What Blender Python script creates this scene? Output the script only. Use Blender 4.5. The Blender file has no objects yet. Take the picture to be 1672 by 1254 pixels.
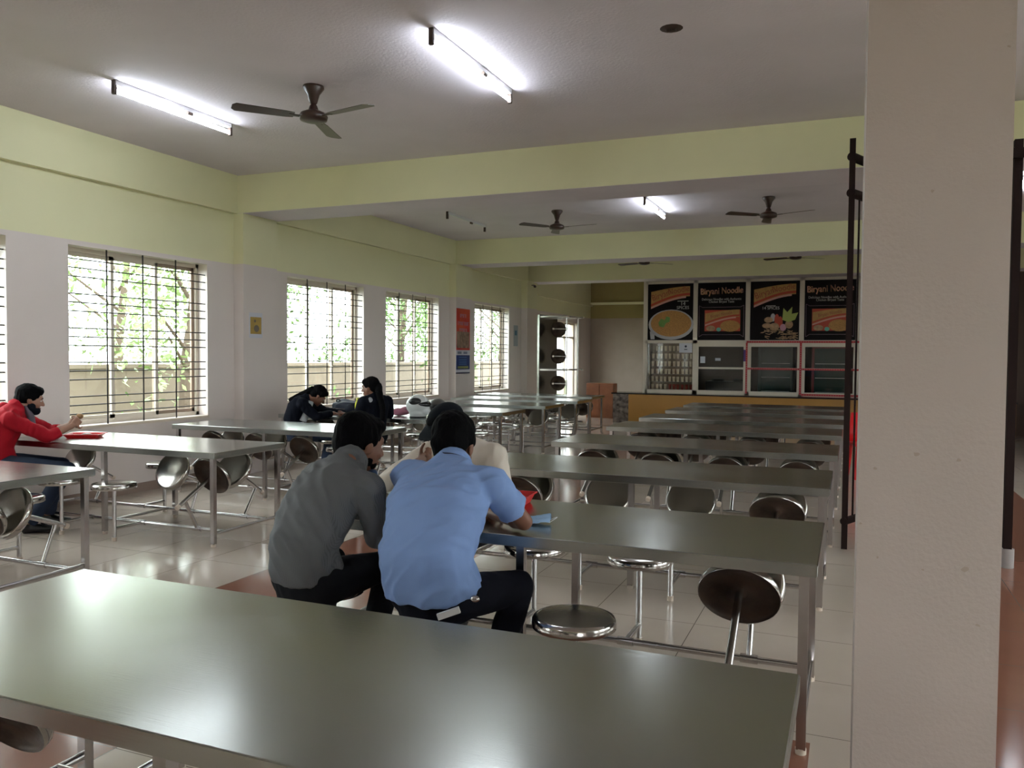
import bpy, math, random
from mathutils import Matrix, Vector, noise
random.seed(7)
scene = bpy.context.scene
C = scene.collection
PI = math.pi

# ------------------------------------------------------------------ camera
cam_d = bpy.data.cameras.new('camera'); cam = bpy.data.objects.new('camera', cam_d); C.objects.link(cam)
R = Matrix(((0.92394562, 0.0205575, -0.38197105), (0.38244204, -0.0289938, 0.92352447), (0.00791057, -0.99936817, -0.03465075)))
# columns of R: image right, image down, forward in world axes
mr = Matrix(((R[0][0], -R[0][1], -R[0][2]), (R[1][0], -R[1][1], -R[1][2]), (R[2][0], -R[2][1], -R[2][2])))
cam.matrix_world = Matrix.Translation((0, 0, 1.53)) @ mr.to_4x4()
cam_d.sensor_fit = 'HORIZONTAL'; cam_d.sensor_width = 36.0
cam_d.lens = 36.0 * 1337.8 / 1672.0
cam_d.clip_start = 0.05; cam_d.clip_end = 200
scene.camera = cam
# ------------------------------------------------------------------ world and exposure
scene.view_settings.view_transform = 'Standard'; scene.view_settings.look = 'None'
scene.view_settings.gamma = 1.0; scene.view_settings.use_curve_mapping = False
scene.view_settings.exposure = 1.5
w = bpy.data.worlds.new('overcast_sky'); scene.world = w; w.use_nodes = True
bg = w.node_tree.nodes['Background']; bg.inputs[0].default_value = (0.93, 0.96, 1.0, 1); bg.inputs[1].default_value = 4.6

# ------------------------------------------------------------------ materials
def hexc(r, g, b):
    f = lambda c: (c/255/12.92) if c/255 <= .04045 else ((c/255+.055)/1.055)**2.4
    return (f(r), f(g), f(b), 1)
MATS = {}
def mat(name, col, rough=.6, metal=0, bump=0, bscale=40, var=0, vscale=3, stretch=None, emit=0, spec=.5, vcol=None, coat=0):
    if name in MATS: return MATS[name]
    m = bpy.data.materials.new(name); m.use_nodes = True; nt = m.node_tree; N = nt.nodes; L = nt.links
    p = N['Principled BSDF']
    c = col if len(col) == 4 else (*col, 1)
    p.inputs['Base Color'].default_value = c
    p.inputs['Roughness'].default_value = rough; p.inputs['Metallic'].default_value = metal
    p.inputs['Specular IOR Level'].default_value = spec
    if coat: p.inputs['Coat Weight'].default_value = coat
    tc = N.new('ShaderNodeTexCoord'); mp = N.new('ShaderNodeMapping'); L.new(tc.outputs['Object'], mp.inputs[0])
    if stretch: mp.inputs['Scale'].default_value = stretch
    if var:
        n = N.new('ShaderNodeTexNoise'); n.inputs['Scale'].default_value = vscale; n.inputs['Detail'].default_value = 5
        L.new(mp.outputs[0], n.inputs[0])
        r = N.new('ShaderNodeValToRGB'); r.color_ramp.elements[0].position = .3; r.color_ramp.elements[1].position = .7
        d = vcol if vcol else tuple(x*(1-var) for x in c[:3])
        r.color_ramp.elements[0].color = (*d[:3], 1); r.color_ramp.elements[1].color = c
        L.new(n.outputs[0], r.inputs[0]); L.new(r.outputs[0], p.inputs['Base Color'])
    if bump:
        n = N.new('ShaderNodeTexNoise'); n.inputs['Scale'].default_value = bscale; n.inputs['Detail'].default_value = 4
        L.new(mp.outputs[0], n.inputs[0]); b = N.new('ShaderNodeBump'); b.inputs['Strength'].default_value = bump
        b.inputs['Distance'].default_value = .01
        L.new(n.outputs[0], b.inputs['Height']); L.new(b.outputs[0], p.inputs['Normal'])
    if emit:
        p.inputs['Emission Color'].default_value = c; p.inputs['Emission Strength'].default_value = emit
    MATS[name] = m; return m

def wall_paint():
    m = bpy.data.materials.new('two_tone_wall_paint'); m.use_nodes = True; nt = m.node_tree; N = nt.nodes; L = nt.links
    p = N['Principled BSDF']
    g = N.new('ShaderNodeNewGeometry'); s = N.new('ShaderNodeSeparateXYZ'); L.new(g.outputs['Position'], s.inputs[0])
    gt = N.new('ShaderNodeMath'); gt.operation = 'GREATER_THAN'; gt.inputs[1].default_value = 2.65; L.new(s.outputs[2], gt.inputs[0])
    mx = N.new('ShaderNodeMix'); mx.data_type = 'RGBA'; L.new(gt.outputs[0], mx.inputs[0])
    mx.inputs[6].default_value = LOWER; mx.inputs[7].default_value = YELLOW
    n = N.new('ShaderNodeTexNoise'); n.inputs['Scale'].default_value = 1.3; n.inputs['Detail'].default_value = 6; L.new(g.outputs['Position'], n.inputs[0])
    mr_ = N.new('ShaderNodeMapRange'); mr_.inputs[3].default_value = .92; mr_.inputs[4].default_value = 1.04; L.new(n.outputs[0], mr_.inputs[0])
    m2 = N.new('ShaderNodeMix'); m2.data_type = 'RGBA'; m2.blend_type = 'MULTIPLY'; m2.inputs[0].default_value = 1
    L.new(mx.outputs[2], m2.inputs[6]); L.new(mr_.outputs[0], m2.inputs[7]); L.new(m2.outputs[2], p.inputs['Base Color'])
    rr = N.new('ShaderNodeMapRange'); L.new(gt.outputs[0], rr.inputs[0]); rr.inputs[3].default_value = .28; rr.inputs[4].default_value = .6
    L.new(rr.outputs[0], p.inputs['Roughness'])
    n2 = N.new('ShaderNodeTexNoise'); n2.inputs['Scale'].default_value = 60; L.new(g.outputs['Position'], n2.inputs[0])
    b = N.new('ShaderNodeBump'); b.inputs['Strength'].default_value = .08; b.inputs['Distance'].default_value = .01
    L.new(n2.outputs[0], b.inputs['Height']); L.new(b.outputs[0], p.inputs['Normal'])
    return m
LOWER = (0.72, 0.64, 0.605, 1); YELLOW = (0.76, 0.735, 0.47, 1)
M_wall = wall_paint()
M_yel = mat('yellow_emulsion', YELLOW, .6, bump=.08, bscale=60, var=.06, vscale=1.5)
M_ceil = mat('ceiling_distemper', (0.71, 0.645, 0.70), .85, bump=.25, bscale=45, var=.1, vscale=1.2)
M_ped = mat('column_paint', (0.405, 0.342, 0.305), .55, bump=.15, bscale=90, var=.07, vscale=3)
M_stain = mat('wall_stain', (0.33, 0.27, 0.22), .7)
M_cream = mat('cream_painted_trim', (0.66, 0.55, 0.45), .5, var=.06)
M_alu = mat('cream_aluminium', (0.62, 0.55, 0.46), .45, metal=.1)
M_dalu = mat('bronze_aluminium', (0.33, 0.24, 0.18), .4, metal=.3)
M_iron = mat('dark_iron_bar', (0.035, 0.028, 0.026), .5, metal=.3)
M_brown = mat('dark_brown_enamel', (0.016, 0.008, 0.007), .75, spec=.12)
M_fan = mat('brown_fan_enamel', (0.045, 0.022, 0.016), .35)
M_white = mat('white_plastic', (0.75, 0.76, 0.78), .4)
M_black = mat('black_plastic', (0.01, 0.01, 0.012), .35)
M_endcap = mat('tube_end_holder', (0.07, 0.045, 0.035), .5)

def steel(name, col, rough, stretch, bump=.04, smudge=.12, aniso=0):
    m = bpy.data.materials.new(name); m.use_nodes = True; nt = m.node_tree; N = nt.nodes; L = nt.links
    p = N['Principled BSDF']; p.inputs['Metallic'].default_value = 1
    tc = N.new('ShaderNodeTexCoord')
    n = N.new('ShaderNodeTexNoise'); n.inputs['Scale'].default_value = 1.7; n.inputs['Detail'].default_value = 2
    L.new(tc.outputs['Object'], n.inputs[0])
    mr1 = N.new('ShaderNodeMapRange'); mr1.inputs[1].default_value = .1; mr1.inputs[2].default_value = .9
    mr1.inputs[3].default_value = rough-smudge*.5; mr1.inputs[4].default_value = rough+smudge*.6; L.new(n.outputs[0], mr1.inputs[0]); L.new(mr1.outputs[0], p.inputs['Roughness'])
    r = N.new('ShaderNodeValToRGB'); r.color_ramp.elements[0].position = .1; r.color_ramp.elements[1].position = .9
    r.color_ramp.elements[0].color = (*[c*.84 for c in col], 1); r.color_ramp.elements[1].color = (*col, 1)
    L.new(n.outputs[0], r.inputs[0]); L.new(r.outputs[0], p.inputs['Base Color'])
    mp = N.new('ShaderNodeMapping'); mp.inputs['Scale'].default_value = stretch; L.new(tc.outputs['Object'], mp.inputs[0])
    n2 = N.new('ShaderNodeTexNoise'); n2.inputs['Scale'].default_value = 1; n2.inputs['Detail'].default_value = 2; L.new(mp.outputs[0], n2.inputs[0])
    b = N.new('ShaderNodeBump'); b.inputs['Strength'].default_value = bump; b.inputs['Distance'].default_value = .01; L.new(n2.outputs[0], b.inputs['Height']); L.new(b.outputs[0], p.inputs['Normal'])
    return m
M_top = steel('brushed_steel_sheet', (0.43, 0.442, 0.412), .23, (3, 200, 40), .02)
M_tube = steel('polished_steel_tube', (0.58, 0.55, 0.54), .22, (40, 40, 40), .02)
M_seat = steel('polished_steel_seat', (0.55, 0.52, 0.49), .16, (60, 60, 60), .03)
M_rust = mat('stained_seat_underside', (0.075, 0.045, 0.03), .5, metal=.5, var=.6, vscale=9, bump=.2)

def floor_mat():
    m = bpy.data.materials.new('vitrified_floor_tiles'); m.use_nodes = True; nt = m.node_tree; N = nt.nodes; L = nt.links
    p = N['Principled BSDF']
    g = N.new('ShaderNodeNewGeometry')
    mp = N.new('ShaderNodeMapping'); mp.inputs['Location'].default_value = (.2, .1, 0); L.new(g.outputs['Position'], mp.inputs[0])
    br = N.new('ShaderNodeTexBrick'); br.offset = 0; br.squash = 1
    br.inputs['Scale'].default_value = 1; br.inputs['Brick Width'].default_value = .6; br.inputs['Row Height'].default_value = .6
    br.inputs['Mortar Size'].default_value = .0022; br.inputs['Mortar Smooth'].default_value = 0
    L.new(mp.outputs[0], br.inputs[0])
    s = N.new('ShaderNodeSeparateXYZ'); L.new(g.outputs['Position'], s.inputs[0])
    def band(sock, a, b):
        x = N.new('ShaderNodeMath'); x.operation = 'GREATER_THAN'; x.inputs[1].default_value = a; L.new(sock, x.inputs[0])
        y = N.new('ShaderNodeMath'); y.operation = 'LESS_THAN'; y.inputs[1].default_value = b; L.new(sock, y.inputs[0])
        z = N.new('ShaderNodeMath'); z.operation = 'MULTIPLY'; L.new(x.outputs[0], z.inputs[0]); L.new(y.outputs[0], z.inputs[1]); return z.outputs[0]
    def op(o, a, b):
        z = N.new('ShaderNodeMath'); z.operation = o; L.new(a, z.inputs[0]); L.new(b, z.inputs[1]); return z.outputs[0]
    aisle = band(s.outputs[0], -3.8, -2.6)
    aisle2 = band(s.outputs[0], .35, 1.78)
    cross = op('MULTIPLY', band(s.outputs[1], 2.55, 3.42), band(s.outputs[0], -2.65, -.12))
    msk = op('MAXIMUM', op('MAXIMUM', aisle, cross), aisle2)
    n = N.new('ShaderNodeTexNoise'); n.inputs['Scale'].default_value = 2; n.inputs['Detail'].default_value = 8; L.new(g.outputs['Position'], n.inputs[0])
    cr = N.new('ShaderNodeValToRGB'); cr.color_ramp.elements[0].color = (.50, .42, .355, 1); cr.color_ramp.elements[1].color = (.60, .51, .435, 1)
    L.new(n.outputs[0], cr.inputs[0])
    cb = N.new('ShaderNodeValToRGB'); cb.color_ramp.elements[0].color = (.23, .10, .065, 1); cb.color_ramp.elements[1].color = (.31, .135, .09, 1)
    L.new(n.outputs[0], cb.inputs[0])
    mx = N.new('ShaderNodeMix'); mx.data_type = 'RGBA'; L.new(msk, mx.inputs[0]); L.new(cr.outputs[0], mx.inputs[6]); L.new(cb.outputs[0], mx.inputs[7])
    m3 = N.new('ShaderNodeMix'); m3.data_type = 'RGBA'; L.new(br.outputs['Fac'], m3.inputs[0]); L.new(mx.outputs[2], m3.inputs[6]); m3.inputs[7].default_value = (.16, .13, .11, 1)
    L.new(m3.outputs[2], p.inputs['Base Color'])
    p.inputs['Roughness'].default_value = .13; p.inputs['Specular IOR Level'].default_value = .55
    return m
M_floor = floor_mat()

def glass_mat(name, tint=(1, 1, 1, 1), gloss=.08):
    m = bpy.data.materials.new(name); m.use_nodes = True; nt = m.node_tree; N = nt.nodes; L = nt.links
    for n in list(N): N.remove(n)
    o = N.new('ShaderNodeOutputMaterial'); t = N.new('ShaderNodeBsdfTransparent'); t.inputs[0].default_value = tint
    gl = N.new('ShaderNodeBsdfGlossy'); gl.inputs['Roughness'].default_value = .03
    lw = N.new('ShaderNodeLayerWeight'); pw = N.new('ShaderNodeMath'); pw.operation = 'POWER'; pw.inputs[1].default_value = 5; L.new(lw.outputs['Facing'], pw.inputs[0])
    f = N.new('ShaderNodeMath'); f.operation = 'MULTIPLY_ADD'; f.inputs[1].default_value = .5; f.inputs[2].default_value = .03; L.new(pw.outputs[0], f.inputs[0])
    mx = N.new('ShaderNodeMixShader'); L.new(f.outputs[0], mx.inputs[0]); L.new(t.outputs[0], mx.inputs[1]); L.new(gl.outputs[0], mx.inputs[2]); L.new(mx.outputs[0], o.inputs[0])
    return m
M_glass = glass_mat('window_glass', (.93, .97, .95, 1))
M_kglass = glass_mat('kitchen_glass', (.94, .94, .92, 1))

# ------------------------------------------------------------------ mesh builder
class MB:
    def __init__(s): s.v = []; s.f = []; s.mi = []; s.m = 0; s.sm = []
    def add(s, vs, fs, M=None, smooth=False):
        b = len(s.v)
        for v in vs: s.v.append(tuple(M @ Vector(v)) if M is not None else tuple(v))
        for f in fs: s.f.append(tuple(i+b for i in f)); s.mi.append(s.m); s.sm.append(smooth)
        return s
    def box(s, x0, x1, y0, y1, z0, z1, M=None, bev=0):
        if x0 > x1: x0, x1 = x1, x0
        if y0 > y1: y0, y1 = y1, y0
        if z0 > z1: z0, z1 = z1, z0
        if bev:
            pr = [(x0+bev, z0), (x1-bev, z0), (x1, z0+bev), (x1, z1-bev), (x1-bev, z1), (x0+bev, z1), (x0, z1-bev), (x0, z0+bev)]
            vs = [(x, y0+bev*.6, z) for x, z in [((a-(x0+x1)/2)*(1-bev/(x1-x0))+(x0+x1)/2, (c-(z0+z1)/2)*(1-bev/(z1-z0))+(z0+z1)/2) for a, c in pr]]
            vs = [(a, y0, c) for a, _, c in vs] + [(x, y0+bev, z) for x, z in pr] + [(x, y1-bev, z) for x, z in pr]
            sh = [((a-(x0+x1)/2)*(1-bev/(x1-x0))+(x0+x1)/2, y1, (c-(z0+z1)/2)*(1-bev/(z1-z0))+(z0+z1)/2) for a, c in pr]
            vs += sh; n = 8
            fs = [tuple(range(n))]
            for k in range(3):
                for i in range(n): j = (i+1) % n; fs.append((k*n+i, (k+1)*n+i, (k+1)*n+j, k*n+j))
            fs.append(tuple(3*n+i for i in reversed(range(n))))
            return s.add(vs, fs, M)
        vs = [(x, y, z) for x in (x0, x1) for y in (y0, y1) for z in (z0, z1)]
        fs = [(0, 1, 3, 2), (4, 6, 7, 5), (0, 4, 5, 1), (2, 3, 7, 6), (0, 2, 6, 4), (1, 5, 7, 3)]
        return s.add(vs, fs, M)
    def tube(s, p0, p1, r, r1=None, n=14, M=None, cap=True):
        p0 = Vector(p0); p1 = Vector(p1); r1 = r if r1 is None else r1
        d = (p1-p0).normalized(); a = d.orthogonal().normalized(); b = d.cross(a)
        vs = []
        for p, q in ((p0, r), (p1, r1)):
            for i in range(n):
                t = 2*PI*i/n; vs.append(p+a*math.cos(t)*q+b*math.sin(t)*q)
        fs = [(i, (i+1) % n, n+(i+1) % n, n+i) for i in range(n)]
        s.add(vs, fs, M, True)
        if cap: s.add(vs, [tuple(reversed(range(n))), tuple(range(n, 2*n))], M)
        return s
    def lathe(s, prof, M=None, n=32):
        vs = []; fs = []
        for r, z in prof:
            for i in range(n): t = 2*PI*i/n; vs.append((r*math.cos(t), r*math.sin(t), z))
        for k in range(len(prof)-1):
            for i in range(n): j = (i+1) % n; fs.append((k*n+i, k*n+j, (k+1)*n+j, (k+1)*n+i))
        return s.add(vs, fs, M, True)
    def ell(s, c, r, M=None, n=20, m=12, A=None):
        vs = []; fs = []
        c = Vector(c)
        for j in range(m+1):
            ph = PI*j/m
            for i in range(n):
                t = 2*PI*i/n; q = Vector((r[0]*math.sin(ph)*math.cos(t), r[1]*math.sin(ph)*math.sin(t), r[2]*math.cos(ph)))
                if A is not None: q = A @ q
                vs.append(c+q)
        for j in range(m):
            for i in range(n):
                k = (i+1) % n; fs.append((j*n+i, (j+1)*n+i, (j+1)*n+k, j*n+k))
        return s.add(vs, fs, M, True)
    def loft(s, rings, side, n=24, M=None, pw=2.0):
        # rings: (centre, a along side, b across); side a vector or list of them
        vs = []; cs = [Vector(r[0]) for r in rings]
        for k, (c, a, b) in enumerate(rings):
            d = (cs[min(k+1, len(cs)-1)]-cs[max(k-1, 0)]).normalized()
            sd = Vector(side[k] if isinstance(side, list) else side); sd = (sd-d*sd.dot(d)).normalized(); o = d.cross(sd)
            for i in range(n):
                t = 2*PI*i/n; ct, st = math.cos(t), math.sin(t)
                ct = math.copysign(abs(ct)**(2/pw), ct); st = math.copysign(abs(st)**(2/pw), st)
                vs.append(cs[k]+sd*a*ct+o*b*st)
        fs = []
        for k in range(len(rings)-1):
            for i in range(n): j = (i+1) % n; fs.append((k*n+i, k*n+j, (k+1)*n+j, (k+1)*n+i))
        fs += [tuple(reversed(range(n))), tuple(range((len(rings)-1)*n, len(rings)*n))]
        return s.add(vs, fs, M, True)
    def limb(s, pts, rad):
        for i, (p, r) in enumerate(zip(pts, rad)):
            s.ell(p, (r, r, r), n=14, m=10)
            if i: s.tube(pts[i-1], p, rad[i-1], r, n=16)
        return s
    def prism(s, poly, y0, y1, M=None):   # poly in xz, extruded along y
        n = len(poly); vs = [(x, y0, z) for x, z in poly]+[(x, y1, z) for x, z in poly]
        fs = [tuple(range(n)), tuple(reversed(range(n, 2*n)))]+[(i, n+i, n+(i+1) % n, (i+1) % n) for i in range(n)]
        return s.add(vs, fs, M)
    def mesh(s, name, mats):
        me = bpy.data.meshes.new(name); me.from_pydata(s.v, [], s.f); me.update()
        for m in (mats if isinstance(mats, (list, tuple)) else [mats]): me.materials.append(m)
        me.polygons.foreach_set('material_index', s.mi); me.polygons.foreach_set('use_smooth', s.sm); me.update()
        return me
    def build(s, name, mats, parent=None, world=False):
        return link(name, s.mesh(name, mats), parent, world)
def link(name, me, parent=None, world=False):
    o = bpy.data.objects.new(name, me); C.objects.link(o)
    if parent is not None:
        o.parent = parent
        if world:
            q = parent; off = Vector((0, 0, 0))
            while q is not None: off += Vector(q.location); q = q.parent
            o.location = -off
    return o
def tag(o, label=None, cat=None, group=None, kind=None):
    if label: o['label'] = label
    if cat: o['category'] = cat
    if group: o['group'] = group
    if kind: o['kind'] = kind
    return o
def empty(name, loc=(0, 0, 0), rz=0, label=None, cat=None, group=None):
    o = bpy.data.objects.new(name, None); C.objects.link(o); o.location = loc; o.rotation_euler = (0, 0, rz)
    o.empty_display_size = .1
    return tag(o, label, cat, group)
def struct(name, mb, mats, label=None, parent=None):
    o = mb.build(name, mats, parent)
    if parent is None: tag(o, label, None, None, 'structure')
    return o
def T(x, y, z): return Matrix.Translation((x, y, z))
def Rz(a): return Matrix.Rotation(a, 4, 'Z')
def Rx(a): return Matrix.Rotation(a, 4, 'X')
def Ry(a): return Matrix.Rotation(a, 4, 'Y')
def text(body, size, M, m, parent, name='lettering', ext=.001, align='CENTER', world=False, sx=1):
    cu = bpy.data.curves.new(name, 'FONT'); cu.body = body; cu.size = size; cu.extrude = ext; cu.align_x = align; cu.align_y = 'CENTER'
    cu.resolution_u = 3
    o = bpy.data.objects.new('tmp_text', cu); C.objects.link(o)
    bpy.context.view_layer.update()
    me = bpy.data.meshes.new_from_object(o.evaluated_get(bpy.context.evaluated_depsgraph_get()))
    bpy.data.objects.remove(o); bpy.data.curves.remove(cu)
    me.transform(M @ Rx(PI/2) @ Matrix.Diagonal((sx, 1, 1, 1))); me.materials.clear(); me.materials.append(m); me.name = name
    return link(name, me, parent, world)

# ------------------------------------------------------------------ room
XW, XR, YB, ZC = -7.2, 5.0, -3.0, 3.75
YE = 23.5; YP = 19.0
b = MB(); b.box(XW-.3, XR+.3, YB-.3, YE+.3, -.15, 0)
struct('floor', b, M_floor, 'glossy cream tiled canteen floor with brown tile bands')
b = MB(); b.box(XW-.3, XR+.3, YB-.3, YE+.3, ZC, ZC+.15)
struct('ceiling', b, M_ceil, 'off-white painted concrete ceiling')
WINS = [(-2.2, -.3), (.6, 2.3), (3.31, 5.21), (5.86, 7.76), (9.28, 11.2), (11.87, 13.77), (15.37, 17.2)]
ZS, ZT = .78, 2.6
def wall_x(name, x0, x1, wins, doors=(), label=None, z0=ZS, z1=ZT):
    b = MB(); y = YB; ops = sorted([(a, c, z0, z1) for a, c in wins]+[(a, c, q, r) for a, c, q, r in doors])
    for a, c, lo, hi in ops:
        b.box(x0, x1, y, a, 0, ZC)
        if lo > 0: b.box(x0, x1, a, c, 0, lo)
        b.box(x0, x1, a, c, hi, ZC); y = c
    b.box(x0, x1, y, YE, 0, ZC)
    return struct(name, b, M_wall, label)
wall_x('wall_left', XW-.23, XW, WINS, [(19.2, 22.2, 0.35, 2.45)], 'window wall painted yellow above and off-white below')
RW = [(a, c) for a, c in WINS[:5]]
wall_x('wall_right', XR, XR+.23, RW, (), 'right side wall of the canteen with windows')
b = MB()
b.box(XW-.2, 2.6, YB-.2, YB, 0, ZC); b.box(4.2, XR+.2, YB-.2, YB, 0, ZC); b.box(2.6, 4.2, YB-.2, YB, 2.2, ZC)
struct('wall_back', b, M_wall, 'wall with wide doorway behind the camera')
b = MB(); b.box(XW, XR, YE, YE+.2, 0, 2.65)
b.m = 1; b.box(XW, XR, YE, YE+.2, 2.65, ZC)
struct('wall_far', b, [mat('dimmed_lower_wall_paint', (.36, .29, .24), .6, var=.1), mat('dimmed_yellow_wall_paint', (.30, .24, .09), .6, var=.1)], 'far wall beyond the serving counter')  # darker copies of the two wall colours; the recess's dimness is painted in
b = MB(); b.box(XW, -4.47, YE-.06, YE, 3.05, 3.12); b.box(XW, XW+.06, YP, YE, 3.0, 3.06)
struct('trim_1', b, M_yel, 'thin plaster ledge high on the far recess wall')
# wall beam ledge along the left wall
b = MB(); b.box(XW, XW+.07, YB, 18.2, 3.28, ZC)
struct('trim_2', b, M_yel, 'yellow wall beam running along the window wall')
def beam(name, y0, y1, label, z=3.28):
    b = MB(); b.box(XW+.001, XR, y0, y1, z+.004, ZC-.001)
    b.m = 1; b.box(XW+.001, XR, y0+.001, y1-.001, z, z+.003)
    return struct(name, b, [M_yel, M_ceil], label)
beam('trim_3', 2.2, 2.85, 'overhead cross beam above the near column')
beam('trim_4', 8.22, 8.9, 'nearest visible yellow cross beam under the ceiling')
beam('trim_5', 14.35, 15.0, 'middle yellow cross beam under the ceiling')
beam('trim_6', 18.3, 18.95, 'far yellow cross beam above the noodle posters')
for i, (a, c) in enumerate([(2.2, 2.85), (8.22, 8.87), (14.2, 14.9), (17.95, 18.6)]):
    b = MB(); b.box(XW, XW+.15, a, c, 0, 3.28)
    struct('trim_%d' % (7+i), b, M_wall, 'flat pilaster on the window wall, number %d from the front' % (i+1))
# skirting
b = MB(); b.box(XW, XW+.012, YB, YE, 0, .1)
struct('baseboard_left', b, mat('skirting_tile', (.30, .22, .18), .25), 'beige skirting tile along the window wall')
# near column
b = MB(); b.box(.022, .335, 2.2, 2.75, 0, 3.28)
b.m = 1
for (px, pz, r) in ((.17, 1.93, .006), (.15, 1.30, .008), (.06, 1.26, .005), (.24, 1.29, .006), (.26, 1.03, .009), (.07, 1.04, .004), (.17, 1.02, .004), (.03, 1.12, .004), (.29, .90, .006), (.32, 2.25, .005)):
    pts = [(px+r*random.uniform(.5, 1.3)*math.cos(t*PI/4), pz+r*random.uniform(.4, 1)*math.sin(t*PI/4)) for t in range(8)]
    b.prism(pts, 2.1995, 2.2)
struct('trim_11', b, [M_ped, M_stain], 'square beige column standing close on the right with small stains')

# ------------------------------------------------------------------ windows
def window(n, y0, y1, z0=ZS, z1=ZT, x=XW, sgn=1, grille=True, label=''):
    root = empty('window_%d' % n, (x, (y0+y1)/2, z0)); tag(root, label, None, None, 'structure')
    xo = x-sgn*.17
    f = MB(); t = .045
    f.box(xo-.03, xo+.03, y0, y1, z0, z0+t); f.box(xo-.03, xo+.03, y0, y1, z1-t, z1)
    f.box(xo-.03, xo+.03, y0, y0+t, z0, z1); f.box(xo-.03, xo+.03, y1-t, y1, z0, z1)
    f.build('window_frame', M_alu, root, True)
    w3 = (y1-y0-2*t)/3
    for k in range(3):
        a = y0+t+k*w3-(.02 if k else 0); c = a+w3+(.04 if k < 2 else .02); xs = xo+(.016 if k == 1 else -.012)
        s_ = MB(); q = .04
        s_.box(xs-.012, xs+.012, a, a+q, z0+t, z1-t); s_.box(xs-.012, xs+.012, c-q, c, z0+t, z1-t)
        s_.box(xs-.012, xs+.012, a, c, z0+t, z0+t+q); s_.box(xs-.012, xs+.012, a, c, z1-t-q, z1-t)
        so = s_.build('sash', M_alu if k != 2 else M_dalu, root, True)
        g = MB(); g.box(xs-.002, xs+.002, a+q, c-q, z0+t+q, z1-t-q); g.build('pane', M_glass, so, True)
    sl = MB(); sl.box(x-sgn*.23, x+sgn*.02, y0, y1, z0-.03, z0-.001)
    sl.build('window_sill', M_cream, root, True)
    if grille:
        g = MB(); xg = x-sgn*.035; k_ = (z1-z0)/1.82
        for a in range(5):
            for j in range(3):
                z = z1-.13*k_-(a*.348+j*.088)*k_; g.tube((xg, y0, z), (xg, y1, z), .0065, n=8)
        for u in (.25, .5, .75):
            yy = y0+(y1-y0)*u; g.box(xg+sgn*.007, xg+sgn*.013, yy-.008, yy+.008, z0, z1)
        g.build('grille', M_iron, root, True)
    return root
for i, (a, c) in enumerate(WINS):
    window(i+1, a, c, label='left wall window with black security bars, number %d from the front' % (i+1))
for i, (a, c) in enumerate(RW):
    window(i+8, a, c, x=XR, sgn=-1, label='right wall window, number %d from the front' % (i+1))
# far bay opening with plain vertical bars
root = empty('window_15', (XW, 20.7, .35)); tag(root, 'far window in the recess behind the upended table', None, None, 'structure')
f = MB(); f.box(XW-.15, XW-.09, 19.2, 22.2, 2.40, 2.45); f.box(XW-.15, XW-.09, 19.2, 22.2, .35, .4)
for yy in (19.2, 19.9, 20.7, 21.4, 22.14): f.box(XW-.15, XW-.09, yy, yy+.06, .35, 2.45)
f.box(XW-.15, XW-.09, 19.2, 22.2, 2.02, 2.07)
f.build('window_frame', M_cream, root, True)
g = MB(); g.box(XW-.122, XW-.118, 19.2, 22.2, .4, 2.4); g.build('pane', M_glass, root, True)

# ------------------------------------------------------------------ tables with folding stools
def rail_mesh():
    b = MB()
    for s in (-1, 1): b.tube((-1.17, s*.28, .1), (1.17, s*.28, .1), .015)
    for x in (-1.17, 1.17): b.tube((x, -.38, .1), (x, .38, .1), .015)
    b.tube((0, -.28, .1), (0, .28, .1), .013)
    return b.mesh('base_rail', M_tube)
def top_mesh():
    b = MB(); b.box(-1.22, 1.22, -.435, .435, .70, .75, bev=.004)
    return b.mesh('tabletop', M_top)
def leg_mesh():
    b = MB(); b.box(-.018, .018, -.018, .018, .02, .70)
    b.m = 1; b.tube((0, 0, 0), (0, 0, .022), .021)
    return b.mesh('leg', [M_tube, M_cream])
SEATR = .172; ARM = .28
def stool_mesh():
    b = MB()     # local: pivot at origin on the rail, outward is -y, floor at z=-.1
    b.tube((0, 0, 0), (0, -ARM, 0), .0145)
    b.tube((0, -ARM, -.075), (0, -ARM, .345), .0165)
    b.tube((-.04, 0, 0), (.04, 0, 0), .021)
    b.m = 1; b.tube((0, -ARM, -.1), (0, -ARM, -.07), .020)
    return b.mesh('folding_stool', [M_tube, M_cream])
def seat_mesh():
    b = MB(); R_ = SEATR; M = T(0, -ARM, .345)
    b.lathe([(0.001, .029), (R_*.85, .031), (R_*.955, .028), (R_*.99, .018), (R_, .004), (R_, -.012), (R_*.985, -.014)], M, 40)
    b.m = 1; b.lathe([(R_*.985, -.014), (R_*.96, .006), (R_*.6, .012), (.03, .012), (.03, 0), (.001, 0)], M, 40)
    return b.mesh('seat', [M_seat, M_rust])
ME = dict(rail=rail_mesh(), top=top_mesh(), leg=leg_mesh(), stool=stool_mesh(), seat=seat_mesh())
SX = (.9, .3, -.3, -.9)
def table(x_right, y_near, near, far, label, slots=SX, group=None):
    # near / far: fold angle in degrees per slot (0 = down, None = no stool), slots from the right end
    cx = x_right-1.22; cy = y_near+.435
    root = empty('canteen_table', (cx, cy, 0), 0, label, 'table', group)
    fill_table(root, near, far, slots)
    return root
def fill_table(root, near, far, slots=SX):
    link('tabletop', ME['top'], root)
    for x in (-1.17, 0, 1.17):
        for y in (-.39, .39):
            l = link('leg', ME['leg'], root); l.location = (x, y, 0)
    link('base_rail', ME['rail'], root)
    for s, lst in ((-1, near), (1, far)):
        for sx, ang in zip(slots, lst):
            if ang is None: continue
            st = link('folding_stool', ME['stool'], root); st.location = (sx, s*.28, .1)
            M = Rz(0 if s < 0 else PI) @ Rx(-math.radians(ang))
            st.rotation_euler = M.to_euler()
            link('seat', ME['seat'], st)
F = 60
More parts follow.
